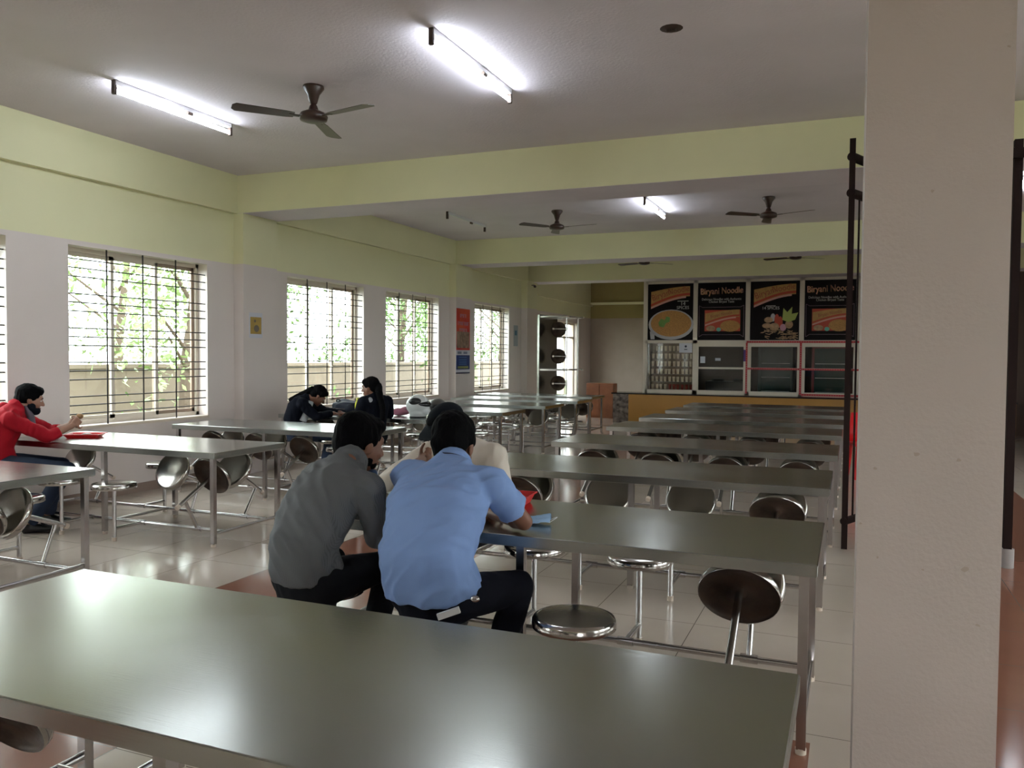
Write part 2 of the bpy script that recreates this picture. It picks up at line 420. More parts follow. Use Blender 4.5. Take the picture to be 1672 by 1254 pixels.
RT = [1.25, 3.27, 5.22, 7.03, 8.82, 10.3, 11.9, 13.3]
table(-.1, RT[0], [F, 0, 0, F], [F, F, 0, 0], 'large bare steel canteen table filling the bottom foreground')
table(-.1, RT[1], [56, 0, 0, 0], [64, 0, 0, 0], 'steel canteen table where the three men sit, with a blue mask on it')
table(-.1, RT[2], [50, 0, 0, F], [F, F, 60, F], 'bare steel canteen table directly behind the white-shirted man, third in the right row')
table(-.08, RT[3], [F, F, F, F], [F, 60, F, F], 'bare steel canteen table, fourth from the front in the right row')
table(-.07, RT[4], [F, F, F, F], [F, F, F, F], 'bare steel canteen table, fifth from the front in the right row')
table(-.06, RT[5], [F, F, F, F], [F, F, F, F], 'bare steel canteen table, sixth from the front in the right row')
table(-.06, RT[6], [F, F, F, F], [F, F, F, F], 'bare steel canteen table, second from the counter in the right row')
table(-.06, RT[7], [F, F, F, F], [F, F, F, F], 'bare steel canteen table nearest the serving counter in the right row')
LT = [3.13, 5.0, 6.85, 8.65, 10.25, 11.9, 13.45, 15.0]
table(-4.68, LT[0], [F, F, 0, F], [68, 0, F, 0], 'steel canteen table at the left edge in front of the man in red')
table(-4.58, LT[1], [62, 0, 0, 0], [56, 68, 0, F], 'steel canteen table with the red food tray of the man in red')
table(-4.42, LT[2], [F, F, F, F], [F, 0, F, F], 'bare steel canteen table by the window between the red tray and the two women')
table(-4.42, LT[3], [F, 0, 0, F], [0, 0, 0, F], 'steel canteen table by the window holding the helmet, bag and books')
table(-4.38, LT[4], [0, F, 0, F], [0, 0, F, 0], 'steel canteen table by the window, first bare one beyond the helmet')
table(-4.36, LT[5], [0, 0, F, 0], [F, 0, 0, F], 'steel canteen table by the window, second bare one beyond the helmet')
table(-4.34, LT[6], [0, F, 0, 0], [F, 0, F, 0], 'steel canteen table by the window, third bare one beyond the helmet')
table(-4.55, LT[7], [F, 0, F, 0], [F, F, 0, F], 'steel canteen table by the window, farthest in the left row')
# the table stood on its end by the far window
root = empty('canteen_table', (-6.35, 18.35, .002), 0, 'canteen table stood upright on its short end before the far window', 'table')
holder = root
root.rotation_euler = (Rz(math.radians(-8)) @ Ry(-PI/2)).to_euler()
root.location = (-5.62, 17.3, 1.223)
fill_table(root, [78, 78, 78, None], [None, None, None, None])

# ------------------------------------------------------------------ ceiling fans and tube lights
def fan(x, y, rot, label, zb=3.50):
    root = empty('ceiling_fan', (x, y, ZC), 0, label, 'ceiling fan')
    b = MB(); b.lathe([(.001, 0), (.085, 0), (.088, -.02), (.05, -.07), (.03, -.14), (.022, -.15), (.001, -.15)], n=24); b.build('canopy', M_fan, root)
    b = MB(); b.tube((0, 0, -.14), (0, 0, -.22), .012); b.lathe([(.02, -.15), (.03, -.16), (.06, -.25), (.062, -.275), (.001, -.275)], n=24); b.build('downrod', M_fan, root)
    z = zb-ZC
    b = MB(); b.lathe([(.001, z+.055), (.05, z+.05), (.105, z+.025), (.118, z), (.11, z-.03), (.06, z-.045), (.001, z-.048)], n=28); b.build('motor', M_fan, root)
    for k in range(3):
        a = rot+k*2*PI/3; M = Rz(a) @ T(0, 0, z-.005)
        b = MB(); P = Rx(math.radians(9))
        w0, w1, r0, r1 = .045, .07, .16, .65
        vs = []
        for zz in (-.002, .002):
            vs += [(r0, -w0, zz), (r0+.06, -w0-.012, zz), (r1-.03, -w1, zz), (r1, -w1+.035, zz), (r1, w1-.035, zz), (r1-.03, w1, zz), (r0+.06, w0+.012, zz), (r0, w0, zz)]
        n = 8; fs = [tuple(reversed(range(n))), tuple(range(n, 2*n))]+[(i, (i+1) % n, n+(i+1) % n, n+i) for i in range(n)]
        b.add(vs, fs, M @ P); b.box(.09, .2, -.018, .018, -.006, -.001, M @ P)
        b.build('blade', M_fan, root)
    return root
fan(-4.17, 5.72, math.radians(109), 'brown three-blade ceiling fan nearest the camera, between the two bright tube lights')
fan(-4.2, 11.9, math.radians(112), 'brown ceiling fan left of the short lit tube in the second bay')
fan(-1.1, 11.9, math.radians(98), 'brown ceiling fan right of the short lit tube in the second bay')
fan(-4.05, 17.0, math.radians(40), 'brown ceiling fan, left one half hidden above the far beam')
fan(-1.05, 17.0, math.radians(40), 'brown ceiling fan, right one half hidden above the far beam')
M_tubelit = mat('lit_fluorescent_tube', (.84, .93, 1.0), .3, emit=21)
M_batten = mat('tube_batten_paint', (.62, .62, .62), .5)
M_tubeoff = mat('unlit_fluorescent_tube', (.5, .5, .5), .3)
def tubelight(x, y0, y1, lit, label):
    root = empty('tube_light', (x, (y0+y1)/2, ZC), 0, label, 'tube light'); h = (y1-y0)/2
    b = MB(); b.box(-.02, .02, -h, h, -.04, 0); b.build('batten', M_batten, root)
    if lit:
        b = MB(); b.tube((0, -h+.03, -.085), (0, h-.03, -.085), .017); b.build('tube', M_tubelit, root)
    for s in (-1, 1):
        b = MB(); b.box(-.018, .018, s*h-.014, s*h+.014, -.115, 0, bev=.004); b.build('tube_holder', M_endcap, root)
    b = MB(); b.tube((.02, .1, -.055), (.02, .16, -.055), .017); b.build('starter', M_endcap, root)
tubelight(-5.6, 5.0, 6.35, True, 'lit tube light on the left near the window wall')
tubelight(-2.68, 5.0, 6.38, True, 'lit tube light nearest the top centre of the room')
tubelight(-2.7, 11.3, 12.6, True, 'lit tube light seen short in the second bay between two fans')
tubelight(-5.82, 11.4, 12.8, False, 'unlit tube light fitting with no tube in the second bay')
tubelight(1.9, 11.3, 12.6, True, 'lit tube light on the right side of the second bay')
tubelight(1.9, 5.0, 6.35, True, 'lit tube light right of the near column')
tubelight(-2.7, -1.6, -.3, True, 'lit tube light behind the camera')
b = MB(); pts = []
M_hole = mat('broken_plaster', (.05, .03, .022), .9)
rt = empty('fan_hook_box', (-1.17, 5.6, ZC), 0, 'open fan hook box with broken plaster in the near ceiling', 'junction box')
b.lathe([(.001, -.006), (.055, -.006), (.075, -.001), (.078, 0)], n=14); b.build('box_recess', M_hole, rt)
b = MB(); b.tube((-.03, 0, -.02), (.03, 0, -.02), .006); b.tube((-.03, 0, -.02), (-.03, 0, 0), .006); b.tube((.03, 0, -.02), (.03, 0, 0), .006); b.build('hook', M_endcap, rt)

# ------------------------------------------------------------------ counter and kitchen partition
M_ochre = mat('ochre_counter_panel', (.42, .20, .035), .4, var=.08)
M_granite = mat('black_granite', (.02, .017, .016), .15)
M_marb = mat('mottled_granite_side', (.30, .24, .20), .25, var=.9, vscale=9, vcol=(.03, .022, .02))
rt = empty('serving_counter', (-1.6, 18.85, 0), 0, 'long ochre serving counter with black granite top under the kitchen windows', 'counter')
b = MB(); b.box(-4.75, 3.0, 18.55, 19.15, 0, .66); b.build('front_panel', M_ochre, rt, True)
b = MB(); b.box(-5.12, -4.75, 18.56, 19.15, 0, .66); b.build('side_panel', M_marb, rt, True)
b = MB(); b.box(-5.15, 3.02, 18.5, 19.2, .66, .69, bev=.004); b.build('countertop', M_granite, rt, True)
rt = empty('wooden_cabinet', (-5.72, 19.75, 0), 0, 'low orange-brown wooden cabinet in the corner left of the counter', 'cabinet')
M_owood = mat('orange_wood', (.36, .12, .045), .4, var=.3, vscale=6)
b = MB(); b.box(-6.1, -5.4, 19.6, 19.95, 0, .86, bev=.01); b.build('body', M_owood, rt, True)
for k in range(2):
    b = MB(); b.box(-6.08+k*.345, -5.76+k*.345, 19.58, 19.6, .05, .82); d = b.build('door', M_owood, rt, True)
    b = MB(); b.tube((-5.8+k*.1, 19.57, .45), (-5.8+k*.1, 19.57, .55), .008); b.build('handle', M_tube, d, True)

PX = [-4.47, -3.315, -2.155, -1.015, .12, 1.26]
ZP0, ZM, ZP1 = .69, 1.88, 3.28
rt = empty('kitchen_partition', (-1.6, 19.0, .69), 0, 'cream framed kitchen partition of glass hatches above the counter', 'partition')
b = MB()
for x in PX: b.box(x-.05, x+.05, 18.96, 19.04, ZP0, ZP1)
b.box(PX[0], PX[-1], 18.96, 19.04, ZP0, ZP0+.08); b.box(PX[0], PX[-1], 18.96, 19.04, ZM-.035, ZM+.035); b.box(PX[0], PX[-1], 18.96, 19.04, ZP1-.06, ZP1)
for k in (1, 2, 3, 4): b.box(PX[k]+.05, PX[k+1]-.05, 18.97, 19.03, ZM-.11, ZM-.035)
b.build('frame', M_alu, rt, True)
for k in range(1, 5):
    s_ = MB(); a, c = PX[k]+.05, PX[k+1]-.05
    s_.box(a, a+.03, 18.97, 19.03, ZP0+.08, ZM-.11); s_.box(c-.03, c, 18.97, 19.03, ZP0+.08, ZM-.11)
    s_.box(a, c, 18.965, 19.03, 1.26, 1.305); so = s_.build('hatch_sash', M_alu, rt, True)
for k in range(5):
    g = MB(); g.box(PX[k]+.05, PX[k+1]-.05, 18.998, 19.002, ZP0+.08, ZM-.035); g.build('pane', M_kglass, rt, True)
b = MB()
for k in range(5): b.box(PX[k]+.05, PX[k+1]-.05, 19.005, 19.02, ZM+.035, ZP1-.06)
b.build('backing_board', M_black, rt, True)
# red dotted ribbon around the last hatches
M_red = mat('red_ribbon', (.42, .02, .025), .5); M_dot = mat('ribbon_dots', (.55, .3, .3), .5)
def ribbon(x0, x1, z0, z1, label):
    b = MB(); vert = (z1-z0) > (x1-x0); b.box(x0, x1, 18.952, 18.958, z0, z1); b.m = 1
    n = int(max(x1-x0, z1-z0)/.05)
    for i in range(n):
        if vert: b.box((x0+x1)/2-.006, (x0+x1)/2+.006, 18.949, 18.952, z0+i*.05, z0+i*.05+.016)
        else: b.box(x0+i*.05, x0+i*.05+.016, 18.949, 18.952, (z0+z1)/2-.005, (z0+z1)/2+.005)
    tag(b.build('red_ribbon', [M_red, M_dot]), label, 'ribbon', 'red ribbons edging the kitchen hatches')
ribbon(PX[2]-.02, PX[4]+.03, 1.855, 1.90, 'red dotted ribbon strip along the top of the third and fourth hatches')
ribbon(PX[2]-.03, PX[2]+.01, .72, 1.855, 'upright red dotted ribbon strip left of the third hatch')
ribbon(PX[3]-.03, PX[3]+.015, .72, 1.855, 'upright red dotted ribbon strip between third and fourth hatches')
ribbon(PX[2]+.01, PX[4]+.03, 1.26, 1.30, 'red dotted ribbon strip across the middle of the third and fourth hatches')
ribbon(PX[3]+.015, PX[4]+.03, .70, .745, 'red dotted ribbon strip along the bottom of the fourth hatch')

# posters
M_pbk = mat('poster_black', (.006, .0022, .003), .5, spec=.15)
M_por = mat('poster_orange', (.50, .26, .07), .5, var=.25, vscale=14)
M_pred = mat('poster_red', (.45, .05, .02), .5)
M_ppk = mat('poster_pink_text', (.62, .30, .26), .5)
M_pwh = mat('poster_white_text', (.5, .48, .46), .5)
M_logo = mat('poster_logo_red', (.30, .06, .03), .5)
M_noo = mat('poster_noodles', (.55, .26, .06), .5, var=.45, vscale=30, stretch=(1, 1, 2.5))
M_bowl = mat('poster_bowl', (.42, .40, .42), .4)
M_pgr = mat('poster_green', (.13, .26, .05), .5); M_pyg = mat('poster_leaf_green', (.33, .38, .08), .5)
M_spice = mat('poster_spice', (.50, .30, .16), .6, var=.5, vscale=12); M_onion = mat('poster_onion', (.50, .25, .32), .5)
M_pline = mat('poster_outline', (.16, .10, .12), .5); M_teal = mat('poster_teal', (.15, .45, .35), .5)
def ellpoly(cx, cz, rx, rz, n=28, a0=0, a1=2*PI): return [(cx+rx*math.cos(a0+(a1-a0)*i/n), cz+rz*math.sin(a0+(a1-a0)*i/n)) for i in range(n)]
def bannerpoly(x0, x1, zl0, zl1, zr0, zr1, n=10):
    # swoosh: curved top and bottom, left low, right high
    top = [(x0+(x1-x0)*t, zl1+(zr1-zl1)*math.sin(t*PI/2)) for t in [i/n for i in range(n+1)]]
    bot = [(x0+(x1-x0)*t, zl0+(zr0-zl0)*math.sin(t*PI/2*.92)) for t in [i/n for i in range(n+1)]]
    return bot+top[::-1]
def strip(x0, x1, zl, zr, h, n=10):
    lo = [(x0+(x1-x0)*t, zl+(zr-zl)*math.sin(t*PI/2)) for t in [i/n for i in range(n+1)]]
    return lo+[(x, z+h) for x, z in lo[::-1]]
def poster(k, kind):
    x0, x1 = PX[k]+.055, PX[k+1]-.055; z0, z1 = ZM+.045, ZP1-.065; W_, H_ = x1-x0, z1-z0
    lab = {'bowl': 'black noodle poster with a round bowl of orange noodles', 'pack': 'black noodle poster with an outlined noodle packet' + (', second from the left' if k == 1 else ', beside the column'),
           'spice': 'black noodle poster with a heap of spices and green leaves', 'plain': 'black noodle poster hidden behind the near column'}[kind]
    r = empty('noodle_poster', (x0, 18.95, z0), 0, lab, 'poster', 'noodle posters above the counter')
    X = lambda u: u*W_; Z = lambda v: (1-v)*H_
    Y = -.001
    def P(poly, y, m, name): q = MB(); q.prism([(X(u), Z(v)) for u, v in poly], y-.0015, y); return q.build(name, m, r)
    b = MB(); b.box(0, W_, 0, .01, 0, H_); b.build('sheet', M_pbk, r)
    def bann(u0, v0, u1, v1, txt=True, m=M_por, Y=Y):
        n = 10; hh = v1-v0; uu = u1-u0
        top = [(u0+uu*t, v0+hh*.24*(1-math.sin(t*PI/2))) for t in [i/n for i in range(n+1)]]
        bot = [(u0+uu*t, v1-hh*.52*math.sin(t*PI/2)) for t in [i/n for i in range(n+1)]]
        P(top+bot[::-1], Y, m, 'banner')
        b1 = [(p[0], p[1]-hh*.16) for p in bot]; b2 = [(p[0], p[1]-hh*.05) for p in bot]
        P(b1+b2[::-1], Y-.002, M_pred, 'banner_stripe')
        if txt:
            b3 = [(p[0], p[1]-hh*.02) for p in bot[:-1]]; b4 = [(p[0], p[1]+hh*.07) for p in bot[:-1]]
            P(b3+b4[::-1], Y-.003, M_ppk, 'tagline_strip')
    def txt(s, u, v, size, m, rot=0, sx=1): text(s, size, T(X(u), Y-.004, Z(v)) @ Ry(-rot), m, r, sx=sx)
    if kind in ('bowl', 'spice'):
        bann(.07, .05, .93, .42)
        txt('Biryani', .30, .20, .2, M_logo, .33, .85); txt('Noodle', .68, .12, .19, M_logo, .16, .85)
    if kind == 'bowl':
        P(ellpoly(.52, .73, .50, .27), Y, M_bowl, 'bowl'); P(ellpoly(.52, .71, .45, .235), Y-.002, M_noo, 'noodles')
        P([(.24, .70), (.30, .62), (.38, .65), (.42, .58), (.5, .60), (.49, .68), (.41, .70), (.36, .78), (.27, .76)], Y-.004, M_pgr, 'herb_garnish')
        P([(.05, .85), (.15, .86), (.16, .99), (.07, .99)], Y, M_bowl, 'bowl_stand')
        txt('14', .78, .36, .12, M_pwh); txt('SPICES', .78, .43, .10, M_pwh); P([(.66,.305),(.90,.305),(.90,.318),(.66,.318)], Y, M_pwh, 'small_print')
    if kind == 'spice':
        txt('14 SPICES', .42, .46, .09, M_pwh); P([(.32,.415),(.52,.415),(.52,.426),(.32,.426)], Y, M_pwh, 'small_print')
        P([(.66, .66), (.68, .46), (.76, .53), (.86, .44), (.85, .56), (.98, .54), (.92, .66), (.78, .70)], Y-.003, M_pyg, 'leaf')
        for (u, v, ru, rv, m) in ((.38, .66, .09, .05, M_spice), (.35, .76, .1, .045, M_spice), (.47, .62, .05, .07, M_bowl), (.55, .66, .05, .10, M_pred), (.62, .7, .05, .1, M_pred), (.5, .78, .1, .07, M_spice), (.68, .79, .065, .06, M_onion), (.8, .74, .08, .07, M_spice)):
            P(ellpoly(u, v, ru, rv, 16), Y-.001-random.random()*.002, m, 'spice_piece')
        q = MB()
        for i in range(46):
            u = random.uniform(.25, .95); v = random.uniform(.82, .98); a = random.uniform(-.6, .6); l = .05
            du, dv = l*math.cos(a), l*math.sin(a)*.7
            q.prism([(X(max(0, u-du)), Z(v-dv)), (X(min(1, u+du)), Z(v+dv)), (X(min(1, u+du)), Z(v+dv+.014)), (X(max(0, u-du)), Z(v-dv+.014))], Y-.0035, Y-.001)
        q.build('bark_and_seeds', M_spice, r)
    if kind in ('pack', 'plain'):
        txt('Biryani Noodle', .5, .145, .20, M_ppk, .03, .78); txt('Biryani Noodle', .5, .152, .20, M_por, .03, .75)
        txt('Delicious Noodles with Authentic', .5, .29, .075, M_pwh, 0, .85); txt('Chicken Biryani Taste', .5, .335, .075, M_pwh, 0, .85)
        fr = [(.03, .40), (.10, .43), (.90, .43), (.97, .40), (.97, .95), (.90, .91), (.10, .91), (.03, .95)]
        q = MB()
        for i in range(8):
            a, c = fr[i], fr[(i+1) % 8]; q.tube((X(a[0]), Y, Z(a[1])), (X(c[0]), Y, Z(c[1])), .006, n=6)
        q.build('packet_outline', M_pline, r)
        P([(.15, .48), (.9, .48), (.9, .85), (.15, .85)], Y, M_pred, 'packet')
        bann(.16, .475, .88, .74, True, Y=Y-.002)
        text('Biryani Noodle', .10, T(X(.5), Y-.0065, Z(.56)) @ Ry(-.2), M_logo, r, sx=.8)
        P(ellpoly(.69, .76, .21, .10), Y-.0065, M_noo, 'noodles'); P(ellpoly(.28, .80, .1, .05, 12), Y-.0065, M_spice, 'spice_piece'); P(ellpoly(.45, .82, .05, .035, 12), Y-.007, M_teal, 'herb_garnish')
poster(0, 'bowl'); poster(1, 'pack'); poster(2, 'spice'); poster(3, 'pack'); poster(4, 'plain')

# papers on the hatches
M_paper = mat('white_paper', (.62, .62, .68), .6); M_ink = mat('dark_ink', (.03, .04, .06), .6); M_purple = mat('purple_print', (.10, .05, .22), .6)
def paper(x, z, w_, h_, label, ink=True, m=None, y=18.9935):
    r = empty('paper_notice', (x, y, z), 0, label, 'notice')
    b = MB(); b.box(-w_/2, w_/2, 0, .004, -h_/2, h_/2); b.build('sheet', m or M_paper, r)
    if ink:
        b = MB(); b.prism(ellpoly(0, h_*.15, w_*.09, h_*.12, 10), -.002, 0); b.box(-w_*.12, w_*.12, -.002, 0, -h_*.2, -h_*.12); b.build('print', M_ink, r)
paper(-3.53, 1.74, .30, .22, 'white notice with a dark symbol taped over the cup shelf window')
paper(-3.14, 1.47, .11, .15, 'small grey label stuck low at the left of the second hatch', False)
paper(-2.80, 1.48, .12, .06, 'small white scrap of paper on the second hatch', False)
paper(-2.19, 1.57, .09, .26, 'narrow purple sticker on the post between second and third hatches', False, M_purple, y=18.955)

# cups in the left hatch
M_cup = mat('beige_paper_cup', (.85, .70, .52), .5, var=.1); M_cupr = mat('red_paper_cup', (.33, .05, .03), .5); M_shelf = mat('shelf_glass_edge', (.30, .25, .2), .4)
rt = empty('cup_rack', (-3.9, 19.25, .77), 0, 'open shelf rack behind the leftmost kitchen window', 'shelf')
b = MB()
for x in (-4.4, -3.38): b.box(x-.01, x+.01, 19.15, 19.38, .705, 1.85)
b.build('side_panel', M_shelf, rt, True)
for k in range(6):
    b = MB(); b.box(-4.39, -3.39, 19.15, 19.38, .765+k*.18-.01, .765+k*.18); b.build('shelf', M_shelf, rt, True)
b = MB(); b.box(-4.39, -3.39, 19.375, 19.385, .705, 1.85); b.build('back_panel', mat('rack_back', (.35, .25, .18), .7), rt, True)
b = MB(); b.lathe([(.001, 0), (.026, 0), (.036, .12), (.032, .12), (.024, .006), (.001, .006)], n=14); cup = b.mesh('drinking_cup', M_cup)
cupr = cup.copy(); cupr.materials[0] = M_cupr
for k in range(6):
    for i in range(10):
        red = (k == 0 and i > 3)
        if k == 5 and i in (0, 8, 9): continue
        o = link('drinking_cup', cupr if red else cup); o.location = (-4.34+i*.1+random.uniform(-.01, .01), 19.22, .767+k*.18)
        tag(o, ('red' if red else 'beige')+' cup standing on the shelves behind the leftmost kitchen window' + (', bottom row' if red else ''), 'cup', ('red' if red else 'beige')+' cups on the kitchen shelves')
# kitchen interior
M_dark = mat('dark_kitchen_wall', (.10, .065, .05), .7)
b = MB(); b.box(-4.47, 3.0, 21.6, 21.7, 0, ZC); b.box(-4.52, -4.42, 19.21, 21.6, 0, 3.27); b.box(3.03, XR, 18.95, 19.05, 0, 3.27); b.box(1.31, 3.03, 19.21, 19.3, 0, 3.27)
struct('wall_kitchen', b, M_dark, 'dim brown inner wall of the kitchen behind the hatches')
M_cool = mat('cooler_body', (.03, .06, .055), .35); M_coolg = mat('cooler_door_glass', (.02, .05, .05), .08); M_bot = mat('green_bottle', (.05, .12, .1), .2)
for x, nm in ((-1.65, 'tall dark drinks cooler seen through the third hatch'), (-.45, 'tall dark drinks cooler with red trim seen through the fourth hatch')):
    r = empty('drinks_cooler', (x, 20.6, 0), 0, nm, 'cooler')
    b = MB(); b.box(-.4, .4, -.3, .3, 0, 1.95, bev=.01); b.build('cabinet', M_cool if x < -1 else mat('red_cooler_body', (.16, .01, .015), .35), r)
    b = MB(); b.box(-.34, .34, -.315, -.3, .2, 1.75); d = b.build('door', M_coolg, r)
    for k in range(4):
        b = MB(); b.box(-.32, .32, -.325, -.318, .4+k*.33, .41+k*.33); b.build('shelf_edge', M_white, r)
rt = empty('cooking_stove', (-2.75, 20.4, 0), 0, 'dark stove bench seen low through the second hatch', 'stove')
b = MB(); b.box(-.5, .5, -.3, .3, 0, .95, bev=.01); b.build('bench', M_black, rt)
for dx in (-.25, .25):
    b = MB(); b.lathe([(.001, .95), (.14, .95), (.14, 1.0), (.1, 1.01), (.001, 1.01)], T(dx, 0, 0), 20); b.build('burner', M_iron, rt)

# ------------------------------------------------------------------ gates behind the column
M_gate = M_brown
rt = empty('steel_gate', (-.02, 6.95, 0), 0, 'dark steel gate leaf seen edge-on left of the near column', 'gate')
b = MB(); b.box(-.045, .0, 6.95, 7.0, .02, 3.24); b.box(.33, .38, 7.85, 7.9, .02, 3.24); b.build('upright', M_gate, rt, True)
b = MB()
for z in (.24, 2.82, 3.10): b.tube((-.03, 6.95, z), (.355, 7.87, z), .035 if z > .3 else .03)
b.build('cross_bar', M_gate, rt, True)
b = MB()
for i in range(1, 6):
    t = i/6; b.tube((-.03+.385*t, 6.95+.92*t, .25), (-.03+.385*t, 6.95+.92*t, 2.82), .008, n=6)
b.build('bars', M_gate, rt, True)
rt = empty('steel_door_leaf', (1.06, 6.95, 0), 0, 'dark brown steel door leaf right of the near column', 'door')
b = MB(); b.box(1.06, 1.115, 6.9, 7.9, .12, 3.12); b.build('panel', M_gate, rt, True)
b = MB(); b.box(.85, 1.115, 6.86, 6.92, 2.98, 3.05); b.build('top_rail', M_gate, rt, True)
b = MB(); b.tube((1.09, 6.93, 0), (1.09, 6.93, .14), .045); b.build('floor_roller', mat('grey_roller', (.3, .27, .26), .6), rt, True)

# ------------------------------------------------------------------ people
def baked(mb, name, mats, voxel, smooth=6, disp=None):
    me = mb.mesh(name+'_src', mats); o = bpy.data.objects.new('bake_tmp', me); C.objects.link(o)
    rm = o.modifiers.new('r', 'REMESH'); rm.mode = 'VOXEL'; rm.voxel_size = voxel; rm.use_smooth_shade = True
    if smooth:
        sm = o.modifiers.new('s', 'SMOOTH'); sm.factor = .5; sm.iterations = smooth
    bpy.context.view_layer.update()
    out = bpy.data.meshes.new_from_object(o.evaluated_get(bpy.context.evaluated_depsgraph_get()))
    bpy.data.objects.remove(o); bpy.data.meshes.remove(me)
    out.name = name
    if disp:
        ns = [v.normal.copy() for v in out.vertices]
        for v, n in zip(out.vertices, ns): v.co += n*disp(v.co)
        out.update()
    return out
def V(*a): return Vector(a)
M_skin = mat('brown_skin', (.20, .085, .05), .5, var=.12, vscale=12)
M_skinl = mat('light_brown_skin', (.32, .16, .105), .5, var=.1, vscale=12)
M_hair = mat('black_hair', (.0028, .0026, .003), .75, spec=.05, bump=.5, bscale=120, stretch=(1, 1, .25))
M_eye = mat('eye_white', (.6, .58, .55), .3); M_lip = mat('lips', (.24, .09, .07), .5); M_iris = mat('dark_iris', (.01, .006, .005), .2)
M_shoe = mat('black_shoe', (.012, .011, .011), .4)
def head_parts(mb, M, s=1.0):
    A = M.to_3x3()
    E_ = lambda c, r: mb.ell(M @ (V(*c)*s), tuple(x*s for x in r), A=A)
    E_((0, -.015, .035), (.075, .095, .088)); E_((0, .02, -.02), (.067, .072, .095)); E_((0, .035, -.065), (.05, .052, .05))
    E_((0, .068, -.098), (.026, .022, .02)); E_((0, .07, .03), (.052, .024, .02))
    for q in (-1, 1):
        E_((q*.076, -.008, -.012), (.009, .02, .032)); E_((q*.036, .058, -.03), (.026, .026, .026))
        E_((q*.030, .074, .018), (.02, .014, .009))
    mb.limb([M @ (V(0, .088, .008)*s), M @ (V(0, .108, -.028)*s)], [.009*s, .014*s])
    for q in (-1, 1): mb.ell(M @ (V(q*.012, .1, -.033)*s), (.009*s, .01*s, .008*s), A=A)
def hand_parts(mb, wrist, tip, normal, curl=.5, side=1):
    # tip: point the knuckles aim at; normal: palm-facing direction; side +1 thumb toward d x n
    w_ = Vector(wrist); d = (Vector(tip)-w_).normalized(); n = Vector(normal); n = (n-d*n.dot(d)).normalized(); o = d.cross(n)*side
    mb.loft([(w_-d*.01, .024, .018), (w_+d*.03, .034, .016), (w_+d*.07, .042, .015), (w_+d*.092, .040, .012)], o, 16)
    for k, (off, l) in enumerate(((.031, .068), (.011, .076), (-.010, .071), (-.030, .056))):
        p = w_+d*.088+o*off; a = curl*(.5+.1*k); pts = [p]; seg = (.45, .30, .25)
        for q in seg:
            dd = d*math.cos(a)+n*math.sin(a); pts.append(pts[-1]+dd*l*q); a += curl*.9
        mb.limb(pts, [.0088, .0083, .0075, .0065])
    p = w_+d*.03+o*.03; t1 = p+(d*.5+o*.75+n*.25).normalized()*.04; t2 = t1+(d*.85+o*.25+n*.4).normalized()*.03; t3 = t2+(d*.9+n*.45).normalized()*.022
    mb.limb([p, t1, t2, t3], [.013, .0105, .0095, .0078])
def fold_disp(amp, seed=0, dirv=(1, 1, 1), fs=(20, 4)):
    dv = Vector(dirv).normalized(); u = dv.orthogonal().normalized()
    def f(p):
        q = Vector((p.dot(dv)*fs[1], p.dot(u)*fs[0], p.dot(dv.cross(u))*fs[0]*.6))
        q += Vector((seed*7.1, seed*3.3, 0))
        a = noise.noise(q); b_ = noise.noise(p*9+Vector((seed, 0, 0)))
        return amp*(1-2*abs(a)*1.6)*.6+amp*.8*b_
    return f
